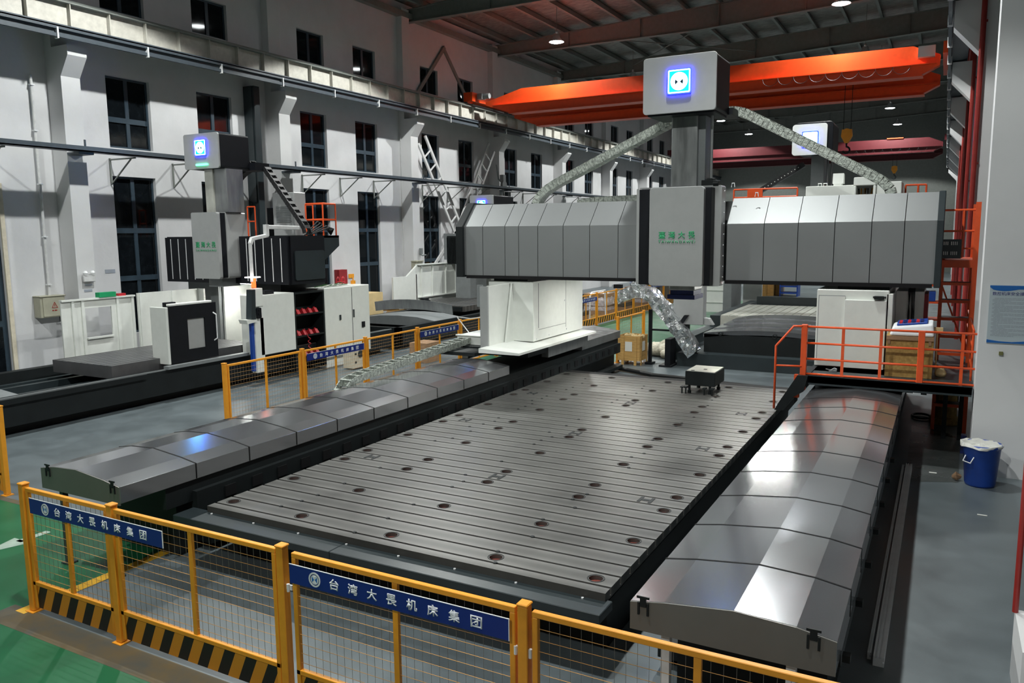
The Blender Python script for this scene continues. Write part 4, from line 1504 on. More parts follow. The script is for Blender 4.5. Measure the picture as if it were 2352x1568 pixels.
# head
q = MB().prism(rrect(-17.25, -16.3, 2.5, 4.2, .05), 'y', 14.36, 14.46)
q.build('head_front_cover', M['panel'], m2)
q = MB().box(-17.2, -16.34, 14.46, 14.66, 2.52, 4.18)
q.build('head_recess', M['black'], m2)
q = MB().prism(rrect(-17.25, -16.3, 2.5, 4.2, .05), 'y', 14.66, 15.3)
q.build('head_shell', M['panel'], m2)
xs = [-17.13, -16.93, -16.735, -16.54]
for ch, x in zip('臺灣大畏', xs):
    writing(ch, M['green_ink'], m2, (x, 14.358, 3.30), (1, 0, 0), (0, 0, 1), .145, .15, .003, .012, 'letter')
writing('TAIWANDAWEI', M['green_ink'], m2, (-17.14, 14.358, 3.20), (1, 0, 0), (0, 0, 1), .76, .055, .003, .004, 'lettering', 1.35)
q = MB()
q.box(-16.95, -16.66, 14.62, 15.1, 4.2, 5.30)
q.build('ram_plate', M['cast2'], m2)
q = MB()
q.box(-16.66, -16.2, 14.66, 15.2, 4.2, 5.30)
q.build('ram', M['ground_steel'], m2)
q = MB().box(-17.0, -16.5, 14.6, 15.2, 2.28, 2.5)
q.build('spindle', M['grey2'], m2)
sign_box(m2, -17.5, -16.24, 14.48, 15.5, 5.30, 6.19, True, .95)
q = MB().box(-16.6, -16.05, 15.5, 16.0, 5.30, 5.5)
q.build('carrier_arm', M['black'], m2)
carrier('cable_carrier', m2, [(-16.25, 15.9, 5.42), (-16.05, 15.9, 5.36), (-14.75, 15.9, 3.80), (-14.7, 15.9, 3.6)], .22, .12, M['hose'], (0, 1, 0), True)
carrier('cable_carrier', m2, [(-16.5, 15.9, 5.5), (-16.98, 15.9, 5.28), (-17.44, 15.9, 4.93), (-17.62, 15.9, 4.6)], .22, .18, M['hose'], (0, 1, 0), False)
q = MB()
for k in range(5):
    q.tube([(-14.9 + .05 * k, 16.0, 3.6), (-14.8 + .1 * k, 16.4, 3.95 - .04 * k), (-14.75 + .06 * k, 16.7, 3.75), (-14.7, 16.8, 3.6)], .018, 6)
q.build('cables', M['hose'], m2)
# guard rails on the beam
for pts in ([(-17.9, 16.9), (-17.6, 16.9)], [(-16.3, 16.9), (-15.85, 16.9), (-15.4, 16.9)], [(-15.2, 16.4), (-14.6, 16.4), (-14.6, 16.9)]):
    q = MB()
    rail(q, pts, (4.0, 4.42), .022, False)
    for x, y in pts: q.tube([(x, y, 3.58), (x, y, 4.42)], .022, 6, up=(1, 0, 0))
    q.build('guard_rail', M['rail_red'], m2)
# cooler cabinet on the beam
q = MB().box(-16.35, -15.55, 16.35, 16.8, 3.58, 4.75)
q.build('cooler', M['panel'], m2, bev=.015, seg=1)
q = MB()
for k in range(10): q.box(-16.22, -15.68, 16.335, 16.35, 3.95 + .045 * k, 3.975 + .045 * k)
q.build('cooler_grille', M['grey2'], m2)
bx('cooler_side', M['black'], m2, -16.62, -16.38, 16.4, 16.8, 3.58, 4.35)
# pendant arm with control panel
q = MB()
q.sweep([(-14.55, 15.4, 3.78), (-14.5, 14.25, 3.80)], rrect(-.05, .05, -.05, .05, .02, 2))
q.sweep([(-14.5, 14.25, 3.86), (-14.5, 14.25, 3.58)], rrect(-.055, .055, -.055, .055, .02, 2))
q.sweep([(-14.5, 14.28, 3.60), (-14.52, 13.80, 3.52), (-14.52, 13.74, 3.40)], rrect(-.045, .045, -.045, .045, .02, 2))
q.sweep([(-14.52, 13.74, 3.45), (-14.52, 13.74, 2.50)], rrect(-.035, .035, -.035, .035, .015, 2))
q.build('pendant_arm', M['pipe_white'], m2)
q = MB().cyl((-14.52, 13.78, 2.36), .055, .26, 'z', 14)
q.build('warning_light', M['red_led'], m2)
q = MB().lathe([(.16, 0), (.185, .0), (.185, .02), (.16, .02)], 20, (-14.52, 13.76, 2.60))
q.build('ring_light', M['warm_led'], m2)
q = MB()
q.box(-14.62, -14.44, 13.72, 13.98, 1.9, 2.34)
q.build('control_head', M['white'], m2, bev=.01, seg=1)
q = MB()
q.hexa([(-14.60, 13.56, 1.62), (-14.42, 13.56, 1.62), (-14.42, 13.70, 1.58), (-14.60, 13.70, 1.58), (-14.60, 13.62, 2.32), (-14.42, 13.62, 2.32), (-14.42, 13.73, 2.32), (-14.60, 13.73, 2.32)])
q.build('control_panel', M['bed2'], m2)
q = MB().prism([(13.38, 1.62), (13.72, 1.60), (13.72, 1.55), (13.42, 1.52)], 'x', -14.66, -14.40)
q.build('keyboard_shelf', M['white'], m2)
q = MB().prism(rrect(13.72, 13.86, 1.62, 1.88, .03), 'x', -14.43, -14.39)
q.cyl((-14.39, 13.79, 1.82), .03, .02, 'x', 10)
q.cyl((-14.39, 13.79, 1.74), .04, .02, 'x', 12)
q.build('hand_wheel_box', M['black'], m2)
# front guard cover right of the door
q = MB().box(-15.1, -14.46, 13.86, 15.05, .70, 2.16)
q.build('front_guard', M['white'], m2, bev=.012, seg=1)
q = MB().box(-14.62, -14.46, 13.7, 13.97, .30, 1.62)
q.build('front_guard', M['white'], m2)
q = MB().box(-14.58, -14.5, 13.62, 13.72, .35, 1.55)
q.build('blue_film', M['blue_plastic'], m2)
q = MB().box(-14.85, -14.6, 14.2, 14.5, 2.16, 2.25)
q.build('guard_motor', M['black'], m2)

# tool magazine rack
tr = thing('tool_rack', 'black tool rack with red holders between white guard and white cabinet', 'tool rack', (-14.6, 15.65, 0))
q = MB()
q.box(-15.1, -14.95, 15.08, 16.2, .1, 2.14)
q.box(-14.95, -14.5, 15.08, 15.13, .1, 2.14)
q.box(-14.95, -14.5, 16.15, 16.2, .1, 2.14)
for z in (.45, 1.0, 1.56, 2.12): q.box(-14.95, -14.5, 15.13, 16.15, z - .02, z + .02)
q.build('rack_frame', M['bed'], tr)
for z in (.47, 1.02, 1.58):
    for k in range(4):
        y = 15.25 + k * .22
        q = MB()
        q.hexa([(-14.68, y, z), (-14.55, y, z), (-14.55, y + .11, z), (-14.68, y + .11, z), (-14.72, y + .01, z + .09), (-14.62, y + .01, z + .11), (-14.62, y + .10, z + .11), (-14.72, y + .10, z + .09)])
        q.cyl((-14.66, y + .055, z + .09), .025, .04, 'z', 10)
        q.build('tool_holder', M['red_tool'], tr)
q = MB()
q.tube([(-14.45, 15.35, 1.2), (-14.45, 15.5, .95)] + [(-14.45 + .03 * math.cos(t), 15.52 + .04 * math.sin(t), .93 - .02 * t) for t in range(0, 16)], .01, 5, up=(1, 0, 0))
q.build('coiled_hose', M['red_tool'], tr)
# white electrical cabinet
ec = thing('electrical_cabinet', 'tall white electrical cabinet with green cables on top beside the tool rack', 'cabinet', (-14.9, 17.1, 0))
q = MB().box(-15.5, -14.5, 16.22, 18.1, .30, 2.18)
q.box(-15.4, -14.6, 16.3, 18.0, 0, .30)
q.build('body', M['white'], ec, bev=.012, seg=1)
q = MB()
q.box(-14.5, -14.495, 17.32, 17.335, .34, 2.14)
q.build('door_gap', M['bed'], ec)
q = MB()
q.box(-14.495, -14.47, 16.78, 16.83, 1.28, 1.42)
q.box(-14.495, -14.475, 17.36, 17.40, 1.30, 1.52)
q.build('door_handles', M['bed2'], ec)
q = MB().box(-14.495, -14.47, 17.72, 17.84, .98, 1.14)
q.build('main_switch', M['black'], ec)
q = MB()
random.seed(9)
for k in range(7):
    y = 16.3 + .1 * k
    q.tube([(-14.9 + random.uniform(-.2, .2), y, 2.2), (-14.7, y + .25, 2.24 + random.uniform(0, .05)), (-14.9 + random.uniform(-.2, .2), y + .5, 2.21), (-15.0, y + .85, 2.2)], .012, 5, mi=k % 2)
q.build('loose_cables', [M['green_wire'], M['paper']], ec)
# oil unit at the foot of it
q = MB().box(-14.1, -13.75, 16.4, 17.0, .03, .55)
ou = solid('oil_unit', q, M['beige'], 'beige oil unit on the floor behind the middle fence', 'oil unit', bev=.01, seg=1)
ORG[ou.name] = Vector((-13.925, 16.7, .03))
q = MB().cyl((-13.75, 16.7, .40), .10, .02, 'x', 18)
for y, z in ((16.5, .2), (16.9, .2), (16.5, .42), (16.9, .12)): q.cyl((-13.75, y, z), .03, .02, 'x', 10)
q.build('gauges', M['bed2'], ou)
q = MB().box(-13.2, -12.6, 18.2, 18.9, .002, .55)
solid('carton', q, M['brown'], 'brown carton on the floor behind the middle fence beside the oil unit', 'carton')
# ================================================================== further machines
m3 = thing('bed_milling_machine', 'farther window side milling machine with white guards behind the left column', 'milling machine', (-16.6, 26, 0))
q = MB()
q.box(-15.0, -14.8, 19.9, 36, .15, .70)
q.box(-18.2, -18.0, 19.9, 36, .15, .70)
q.box(-18.0, -15.0, 19.9, 36, .15, .40)
q.box(-18.2, -14.8, 19.9, 20.05, .15, .70)
q.box(-18, -15, 20.2, 35.8, 0, .15)
q.build('bed', M['bed'], m3)
q = MB()
q.prism([(-18.1, .70), (-17.2, .80), (-16.4, .83), (-15.6, .80), (-14.9, .70), (-14.9, .50), (-18.1, .50)], 'y', 22.0, 23.6)
q.build('way_cover', M['grey2'], m3)
q = MB()
for i in range(9):
    x0, x1 = -18.15 + i * .37, -18.15 + (i + 1) * .37
    zz = lambda x: .82 + .14 * (1 - ((x + 16.5) / 1.7) ** 2)
    q.hexa([(x0, 23.0, zz(x0)), (x1, 23.0, zz(x1)), (x1, 23.03, zz(x1)), (x0, 23.03, zz(x0)), (x0, 22.95, zz(x0) + .34), (x1, 22.95, zz(x1) + .34), (x1, 22.98, zz(x1) + .34), (x0, 22.98, zz(x0) + .34)])
q.build('curved_plate', M['ground_steel'], m3)
q = MB()
q.box(-17.9, -15.2, 24.4, 29.5, .78, .98)
for k in range(10): q.box(-17.8 + k * .26, -17.77 + k * .26, 24.4, 29.5, .98, .983, 1)
q.build('work_table', [M['cast'], M['bed']], m3)
q = MB().box(-15.75, -15.3, 24.35, 24.42, .8, .95)
q.build('table_end', M['bed'], m3)
q = MB()
q.prism([(24.6, .75), (24.6, 1.95), (25.5, 1.95), (26.2, 2.36), (29.4, 2.36), (29.4, .75)], 'x', -18.6, -18.52)
q.box(-18.62, -18.4, 26.2, 29.4, 2.36, 2.40)
for y in (26.4, 27.2, 28.2, 29.0): q.box(-18.52, -18.46, y, y + .07, 1.05, 2.36)
q.box(-18.52, -18.42, 26.2, 29.4, 1.05, 1.09)
q.box(-18.6, -18.52, 26.1, 26.16, .9, 2.0)
q.build('rear_guard', M['white'], m3)
q = MB()
q.box(-18.5, -16.4, 29.4, 29.46, .9, 2.45)
for z in (1.25, 1.85): q.box(-18.5, -16.4, 29.36, 29.4, z, z + .04)
q.build('enclosure', M['white'], m3)
q = MB().box(-18.0, -16.3, 24.5, 24.56, .7, 1.85)
q.build('front_guard', M['panel'], m3) if False else None
q = MB().box(-17.6, -16.9, 27.6, 28.9, .9, 2.6)
q.box(-16.4, -15.4, 29.6, 31.0, .3, 2.5)
q.box(-18.8, -14.7, 28.6, 29.8, 2.5, 3.6)
q.build('portal', M['grey2'], m3)
q = MB().box(-16.9, -16.3, 28.3, 28.7, 3.4, 4.3)
q.build('ram', M['ground_steel'], m3)
sign_box(m3, -17.05, -15.95, 27.9, 29.6, 4.25, 5.12, False, .95)
q = MB().cyl((-17.3, 24.9, .98), .22, .12, 'z', 18)
q.cyl((-17.3, 24.9, 1.10), .17, .09, 'z', 18)
solid('round_fixture', q, M['bed'], 'black round fixture standing on the farther machine table', 'fixture')

m4 = thing('bed_milling_machine', 'far milling machine with bright slotted table seen under the gantry beam', 'milling machine', (-4.2, 24, 0))
q = MB()
q.box(-6.2, -1.6, 20.75, 21.4, .0, .36)
q.box(-6.5, -6.2, 21.2, 36, .1, .62)
q.box(-1.9, -1.6, 21.2, 36, .1, .62)
q.box(-6.2, -1.9, 21.4, 36, .05, .34)
q.build('bed', M['bed2'], m4)
q = MB()
q.box(-5.6, -2.2, 21.2, 21.25, .36, .85)
q.box(-5.55, -2.3, 21.3, 24.9, .34, .5)
q.build('bed_front', M['bed'], m4)
q = MB()
arc = lambda x: .93 + .13 * (1 - ((x + 3.9) / 1.75) ** 2)
for j in range(4):
    y0 = 21.2 + .9 * j
    dz = .025 * j
    ins = .05 * j
    xs_ = [-5.62 + ins + (3.44 - 2 * ins) * i / 16 for i in range(17)]
    q.prism([(x, arc(x) + dz - .06) for x in xs_] + [(x, arc(x) + dz - .18) for x in reversed(xs_)], 'y', y0, y0 + 3.7 - .9 * j)
q.build('way_cover', M['cover'], m4)
q = MB()
for x in (-5.15, -3.75): q.tube([(x + .05 * math.cos(t * .785), 21.15, .88 + .05 * math.sin(t * .785)) for t in range(9)], .012, 6, up=(0, 1, 0))
q.build('lifting_rings', M['bed'], m4)
q = MB()
xs_ = [-6.05 + .25 * i for i in range(17)]
q.box(-6.05, -2.05, 24.8, 28.8, .66, .97)
for a, b_ in zip(xs_[:-1], xs_[1:]): q.box(a + .012, b_ - .012, 24.8, 28.8, .97, 1.0)
q.build('work_table', M['cast2'], m4)
q = MB().box(-6.4, -6.08, 24.9, 33, .62, .97)
q.box(-6.9, -6.4, 27.2, 33, .55, .72)
q.box(-5.8, -1.9, 29.0, 29.1, .9, 1.28)
q.build('side_covers', M['bed2'], m4)
q = MB()
q.box(-7.05, -6.75, 29.2, 30.8, .6, 3.4)
q.box(-1.6, -1.2, 27.5, 30.8, .2, 3.4)
q.box(-7.9, -.3, 27.4, 29.2, 3.0, 4.1)
q.build('portal', M['grey2'], m4)
q = MB()
q.box(-8.4, -7.1, 29.6, 29.7, .6, 2.3)
for z in (.95, 1.4, 1.9): q.box(-8.4, -7.1, 29.56, 29.6, z, z + .04)
q.build('enclosure', M['white'], m4)
bx('enclosure', M['white'], m4, -6.7, -6.0, 30.9, 31.0, .6, 2.3)
q = MB().box(-3.66, -3.3, 25.6, 26.2, 3.2, 5.8)
q.build('ram', M['grey2'], m4)
q = MB()
q.cyl((-3.2, 25.7, 4.0), .03, 1.8, 'z', 10)
q.cyl((-3.1, 25.8, 4.0), .03, 1.8, 'z', 10)
q.build('guide_rods', M['ground_steel'], m4)
q = MB().prism(rrect(-4.08, -3.02, 5.82, 6.72, .10, 4), 'y', 25.1, 26.4)
q.build('top_box', M['black'], m4, bev=.02)
q = MB().prism(rrect(-4.13, -3.17, 5.78, 6.66, .08, 5), 'y', 25.0, 25.1)
q.build('top_box_front', M['white'], m4)
q = MB().prism(rrect(-3.83, -3.43, 6.05, 6.42, .03), 'y', 24.96, 25.0)
q.build('emblem_light', M['white_led'], m4)
q = MB().prism(rrect(-3.86, -3.40, 6.02, 6.45, .03), 'y', 24.97, 24.985)
q.build('emblem_backlight', M['blue_led'], m4)
carrier('cable_carrier', m4, [(-3.95, 26.2, 5.6), (-5.4, 26.2, 4.75), (-5.6, 26.2, 4.2)], .22, .14, M['hose'], (0, 1, 0))
q = MB()
for k in range(14): q.cyl((-4.1 - .098 * k, 26.08, 5.51 - .0575 * k), .014, .01, 'y', 8)
q.build('carrier_pins', M['paper'], m4)
# its white control stand
q = MB()
q.box(-6.36, -5.54, 20.85, 21.15, 1.12, 2.22)
q.prism([(-5.54, 1.12), (-5.28, 1.12), (-5.40, 1.30), (-5.54, 1.32)], 'y', 20.9, 21.1)
cs_ = thing('control_stand', 'pale grey control stand beside the foil wrapped conveyor', 'control stand', (-6, 21, 0))
q.build('housing', M['panel'], cs_, bev=.012, seg=1)
q = MB()
q.hexa([(-6.2, 20.72, 1.12), (-6.1, 20.72, 1.12), (-6.1, 20.85, 1.12), (-6.2, 20.85, 1.12), (-6.02, 20.72, 1.38), (-5.92, 20.72, 1.38), (-5.92, 20.85, 1.38), (-6.02, 20.85, 1.38)])
q.build('monitor_back', M['black'], cs_)
q = MB()
q.box(-6.05, -5.95, 20.95, 21.05, .36, 1.12)
q.build('stand_post', M['bed'], cs_)

# foil wrapped chip conveyor
cv = thing('chip_conveyor', 'chip conveyor wrapped in crumpled silver foil rising from the far machine', 'conveyor', (-6.5, 21, 0))
q = MB()
yc, hw = 20.75, .26
def frm(x, z, t, h=.16):
    t = Vector((t[0], 0, t[1])).normalized()
    u = Vector((-t.z, 0, t.x))
    c = Vector((x, yc, z))
    r_ = []
    for sy, su in ((-1, -1), (1, -1), (1, 1), (-1, 1)): r_.append(c + Vector((0, sy * hw, 0)) + u * (su * h))
    return r_
random.seed(4)
path = [((-5.72, .38), (-.7, .8)), ((-5.95, .72), (-.55, .8)), ((-6.25, 1.12), (-.55, .8)), ((-6.6, 1.55), (-.55, .8)), ((-6.95, 1.92), (-.75, .5)), ((-7.3, 2.02), (-1, -.05)), ((-7.75, 1.86), (-1, -.1)), ((-7.85, 1.80), (-1, -.1))]
rings = []
for (p, t), (p2, t2) in zip(path[:-1], path[1:]):
    for s in range(5):
        f = s / 5
        x, z = p[0] * (1 - f) + p2[0] * f, p[1] * (1 - f) + p2[1] * f
        tt = (t[0] * (1 - f) + t2[0] * f, t[1] * (1 - f) + t2[1] * f)
        base = frm(x, z, tt)
        rr = []
        for i in range(4):
            for m_ in range(3):
                pt = base[i].lerp(base[(i + 1) % 4], m_ / 3)
                rr.append(pt + Vector((random.uniform(-.022, .022), random.uniform(-.022, .022), random.uniform(-.022, .022))))
        rings.append(rr)
q.ring(rings)
q.build('wrapped_trough', M['foil'], cv)
q = MB()
random.seed(8)
rings = []
for k, (r_, z) in enumerate(((.20, 0), (.22, .1), (.15, .2), (.04, .26))):
    rings.append([(-7.35 + (r_ + random.uniform(-.04, .04)) * math.cos(2 * math.pi * i / 12), yc + (r_ + random.uniform(-.04, .04)) * math.sin(2 * math.pi * i / 12), 2.1 + z + random.uniform(-.03, .03)) for i in range(12)])
q.ring(rings)
q.build('wrapped_motor', M['foil'], cv)
q = MB()
q.box(-7.0, -6.92, 20.7, 20.8, .06, 1.5)
q.box(-7.06, -6.86, 20.6, 20.9, 0, .06)
q.bar((-6.95, 20.75, .95), (-6.4, 20.75, .95), .05, .05)
q.box(-6.45, -6.3, 20.45, 20.95, .0, .75)
q.box(-6.6, -6.25, 20.4, 21.0, .0, .04)
q.build('legs', M['black'], cv)

# wooden crate with papers
cr = thing('wooden_crate', 'pine crate with white papers on the floor before the foil wrapped conveyor', 'crate', (-7.4, 20.6, 0))
q = MB()
x0, x1, y0, y1 = -7.74, -7.10, 20.3, 20.95
for k in range(6):
    z = .14 + k * .11
    q.box(x0, x1, y0, y0 + .02, z, z + .104)
    q.box(x0, x1, y1 - .02, y1, z, z + .104)
    q.box(x0, x0 + .02, y0 + .02, y1 - .02, z, z + .104)
    q.box(x1 - .02, x1, y0 + .02, y1 - .02, z, z + .104)
q.box(x0, x1, y0, y1, .12, .14)
q.build('board_walls', M['wood'], cr)
q = MB()
for x in (-7.62, -7.26): q.box(x, x + .07, y0 - .02, y0, .0, .80)
for y in (20.36, 20.82): q.box(x1, x1 + .02, y, y + .06, .0, .80)
q.box(x0, x0 + .1, y1 - .1, y1, 0, .12)
q.build('battens', M['wood'], cr)
q = MB().box(-7.52, -7.32, y0 - .008, y0, .38, .64)
q.build('paper_label', M['paper'], cr)
q = MB().box(x1, x1 + .006, 20.5, 20.7, .38, .64)
q.build('paper_label', M['paper'], cr)
random.seed(12)
q = MB()
for k in range(7):
    c = (-7.6 + .08 * k, 20.5 + random.uniform(0, .3), .76)
    q.lathe([(.0, -.04), (.06, -.02), (.07, .02), (.03, .06), (0, .07)], 7, c)
q.build('packing_paper', M['plywood'], cr)
# heap of sacks
for i, (x, y, sx_, sy_, sz) in enumerate(((-7.15, 22.3, .42, .4, .34), (-6.85, 22.8, .5, .4, .46), (-7.5, 22.9, .38, .35, .30), (-6.75, 21.9, .3, .3, .26))):
    random.seed(20 + i)
    q = MB()
    rings = []
    for t in (-.98, -.8, -.4, 0, .4, .75, .96):
        c = math.sqrt(1 - t * t) ** .7
        rings.append([(x + sx_ * c * math.cos(2 * math.pi * k / 16) * random.uniform(.85, 1.12), y + sy_ * c * math.sin(2 * math.pi * k / 16) * random.uniform(.85, 1.12), max(.003, sz * .5 * (1 + t) + random.uniform(-.02, .02))) for k in range(16)])
    q.ring(rings)
    solid('sack', q, M['sack'], 'crumpled pale sack %s on the floor behind the wooden crate' % ('nearest the crate', 'tallest of the heap', 'at the back left', 'nearest the conveyor leg')[i], 'sack', 'sacks behind the wooden crate', smooth=True)

# goods behind the far aisle fence
def pallet(x, y, h, label, wrapped=True):
    t_ = thing('wrapped_pallet', label, 'pallet', (x, y, 0))
    q = MB()
    for k in range(3): q.box(x - .55, x + .55, y - .55 + .45 * k, y - .35 + .45 * k, 0, .10)
    for k in range(5): q.box(x - .55 + .24 * k, x - .40 + .24 * k, y - .55, y + .55, .10, .13)
    q.build('pallet', M['wood'], t_)
    q = MB()
    random.seed(int(-x * 10 + y))
    z = .13
    k = 0
    while z < h:
        q.box(x - .5, x + .5, y - .5, y + .5, z, z + .17, k % 2)
        z += .18
        k += 1
    q.build('cartons', [M['brown'], M['film']] if wrapped else [M['brown'], M['bed2']], t_)
    if wrapped:
        rings = []
        for zz, s in ((h * .55, .53), (h * .8, .52), (h, .47), (h + .12, .3), (h + .16, .05)):
            rings.append([(x + s * max(-1, min(1, 1.35 * math.cos(2 * math.pi * i / 20))) + random.uniform(-.02, .02), y + s * max(-1, min(1, 1.35 * math.sin(2 * math.pi * i / 20))) + random.uniform(-.02, .02), zz + random.uniform(-.03, .03)) for i in range(20)])
        q = MB().ring(rings)
        q.build('stretch_wrap', M['film'], t_)
    return t_
pallet(-12.9, 31.6, .95, 'pallet of cartons in shiny wrap behind the far aisle fence, nearest to the beam')
pallet(-12.8, 33.6, .55, 'low pallet of dark cartons behind the far aisle fence', False)
pallet(-12.7, 36.0, .9, 'pallet of cartons behind the foil wrapped motor', True)
pallet(-13.0, 29.0, .4, 'flat pallet with round dark goods behind the far aisle fence', False)
q = MB()
q.tube([(-12.4, 29.4, .0), (-12.4, 29.4, 1.05), (-12.4, 29.6, 1.2), (-12.4, 31.0, 1.2), (-12.4, 31.1, 0)], .03, 6, up=(1, 0, 0))
solid('trolley_hoop', q, M['alu'], 'bent grey tube hoop behind the far aisle fence', 'hoop')
q = MB()
q.box(-13.6, -12.3, 38, 41, .0, 1.3)
q.box(-13.6, -12.3, 26.0, 27.4, 0, .9)
solid('dark_machine_part', q, M['bed2'], 'dark large machine part behind the far aisle fence', 'machine part')
q = MB()
q.box(-11.98, -11.62, 30.9, 31.05, 1.18, 1.34)
o = solid('black_box', q, M['black'], 'small black box on top of a far aisle fence post', 'box')
o.location.z = 1.29
# racks far behind
rk = thing('plywood_partition', 'row of pale plywood crates far behind the gantry beam', 'crates', (-8.5, 45, 0))
q = MB()
for k in range(4): q.box(-9.25 + .34 * k, -8.93 + .34 * k, 44.6 + .5 * k, 45.6 + .5 * k, .0, 1.9)
q.build('crate_row', M['wood'], rk)
br = thing('blue_rack', 'blue storage rack far behind the gantry beam', 'rack', (-7.4, 46, 0))
q = MB()
for x in (-7.9, -7.0): q.box(x, x + .06, 45.5, 46.4, 0, 2.2)
for k in range(6): q.box(-7.9, -6.95, 45.48, 46.4, .15 + .36 * k, .22 + .36 * k)
q.box(-7.84, -7.0, 45.55, 46.4, 1.2, 1.9)
q.build('shelves', M['blue_plastic'], br)
q = MB()
for x in (-.9, -.1): q.box(x, x + .06, 32.5, 33.3, 0, 3.1)
for k in range(5): q.box(-.9, -.04, 32.48, 33.3, .3 + .62 * k, .36 + .62 * k)
sr = thing('storage_rack', 'orange and blue storage rack seen through the ladder tower', 'rack', (-.4, 32.9, 0))
q.build('rack_frame', M['rail_red'], sr)
q = MB()
q.box(-.82, -.5, 32.6, 33.2, .36, .8); q.box(-.8, -.2, 32.6, 33.2, 1.0, 1.35); q.box(-.75, -.3, 32.6, 33.2, 1.62, 2.1)
q.build('blue_bins', M['blue_plastic'], sr)
q = MB()
q.box(-.8, -.3, 32.6, 33.2, 2.25, 2.6)
q.build('carton', M['brown'], sr)

# ================================================================== overhead cranes
def crane(y, xl, xr_, m, label, z0, depth, hook):
    r = thing('bridge_crane', label, 'crane', ((xl + xr_) / 2, y, z0))
    for k, (dy, dz) in enumerate(((0.0, 0.0), (2.7, -.24))):
        q = MB()
        zb, zt = z0 + dz, z0 + depth + dz
        poly = [(xl + .5, zb + depth * .42), (xl + 1.75, zb), (xr_ - .9, zb), (xr_ - .3, zb + depth * .3), (xr_ - .3, zt - .35), (xr_ - 1.15, zt), (xl + 2.3, zt), (xl + .5, zb + depth * .55)]
        q.prism(poly, 'y', y + dy - .20, y + dy + .20)
        g = q.build('girder', m, r)
        q = MB()
        q.box(xl + .9, xr_ - .4, y + dy - .36, y + dy + .20, zb + depth * .34, zb + depth * .37)
        q.build('walkway_rib', m, g)
        if k == 0:
            q = MB().box(xl + .9, xr_ - .5, y + dy + .2, y + dy + 2.45, zt - .42, zt - .38)
            q.build('shade_walkway', M['bed2'], r)  # unseen deck plate, added to keep lamp light off the rear girder
        q = MB()
        q.box(xl + 1.7, xr_ - .8, y + dy - .30, y + dy + .30, zb - .03, zb)
        q.build('bottom_flange', m, g)
    for x in (xl, xr_):
        q = MB().box(x - .22, x + .22, y - .9, y + 3.6, 9.40, 9.78)
        for dy in (-.7, 3.4): q.cyl((x - .06, y + dy, 9.48), .17, .12, 'x', 16)
        q.build('end_carriage', m, r)
    q = MB()
    q.cyl((xl + .5, y - .45, 9.62), .12, .35, 'x', 12)
    q.box(xl + .3, xl + .55, y - .62, y - .3, 9.5, 9.74)
    q.build('travel_motor', M['grey2'], r)
    hx, hz = hook
    q = MB()
    q.box(hx - .7, hx + .7, y + .3, y + 2.4, z0 + depth - .36, z0 + depth - .26)
    q.cyl((hx - .55, y + 1.2, z0 + depth - .12), .2, 1.1, 'x', 16)
    q.build('trolley', M['rubber'], r)
    q = MB()
    for dx in (-.13, .13): q.tube([(hx + dx, y + .75, z0 + depth - .36), (hx + dx, y + .75, hz + .35)], .012, 5, up=(1, 0, 0))
    q.build('hoist_ropes', M['bed'], r)
    q = MB()
    q.prism([(-.17, .35), (.17, .35), (.2, .1), (.06, -.15), (-.06, -.15), (-.2, .1)], 'y', y + .68, y + .82)
    q.v = [(a + hx, b_, c + hz) for a, b_, c in q.v]
    q.cyl((hx, y + .66, hz + .22), .16, .18, 'y', 16)
    q.build('hook_block', M['yellow'], r)
    q = MB()
    q.tube([(hx, y + .75, hz - .12), (hx, y + .75, hz - .28)] + [(hx + .12 * math.sin(t) - .0, y + .75, hz - .40 + .12 * math.cos(t)) for t in (.4, 1.0, 1.6, 2.2, 2.8, 3.4, 4.0, 4.5)], .035, 8, up=(0, 1, 0))
    q.build('hook', M['bed'], r)
    q = MB()
    n_ = 9
    for k in range(n_):
        xa = xr_ - 1.2 - k * .55
        q.tube([(xa + .275 * math.cos(math.pi * i / 8) - .275, y - .40, z0 + depth * .33 - .26 * math.sin(math.pi * i / 8)) for i in range(9)], .008, 5)
    q.build('festoon_cable', M['hose'], r)
    return r


c1 = crane(31.9, -18.95, -.2, M['orange'], 'bright orange double girder bridge crane spanning the hall', 8.85, 1.0, (-3.45, 6.95))
q = MB().box(-1.18, -.66, 31.45, 31.7, 9.42, 9.78)
q.build('control_box', M['panel'], c1)
c2 = crane(61.5, -18.95, -.2, M['crimson'], 'dark red double girder bridge crane farther down the hall', 8.75, .95, (-3.4, 7.6))
q = MB().box(-3.9, -2.9, 61.2, 61.23, 9.72, 9.77)
q.build('red_tube_light', M['red_led'], c2)

# ================================================================== things on the window wall
wb = thing('wall_box', 'khaki electrical box with red warning triangle on the window wall', 'electrical box', (-19.9, 11.95, 1.6))
q = MB().box(-20.0, -19.72, 11.72, 12.36, 1.6, 2.12)
q.box(-20.0, -19.69, 11.70, 12.38, 2.12, 2.15)
q.build('housing', M['khaki'], wb, bev=.008, seg=1)
q = MB().prism(rrect(11.78, 12.32, 1.63, 2.10, .02), 'x', -19.72, -19.70)
q.build('door', M['khaki'], wb)
q = MB()
for a, b_ in (((12.0, 1.84), (12.14, 1.84)), ((12.14, 1.84), (12.07, 1.98)), ((12.07, 1.98), (12.0, 1.84))): q.bar((-19.697, a[0], a[1]), (-19.697, b_[0], b_[1]), .012, .006, (1, 0, 0))
q.box(-19.70, -19.694, 12.062, 12.076, 1.87, 1.93)
q.box(-19.70, -19.694, 12.0, 12.04, 1.76, 1.79); q.box(-19.70, -19.694, 12.06, 12.12, 1.76, 1.79)
q.build('warning_triangle', M['pipe_red'], wb)
q = MB()
q.tube([(-19.85, 12.28, 1.6), (-19.85, 12.28, 1.48), (-19.88, 12.5, 1.47)], .02, 6)
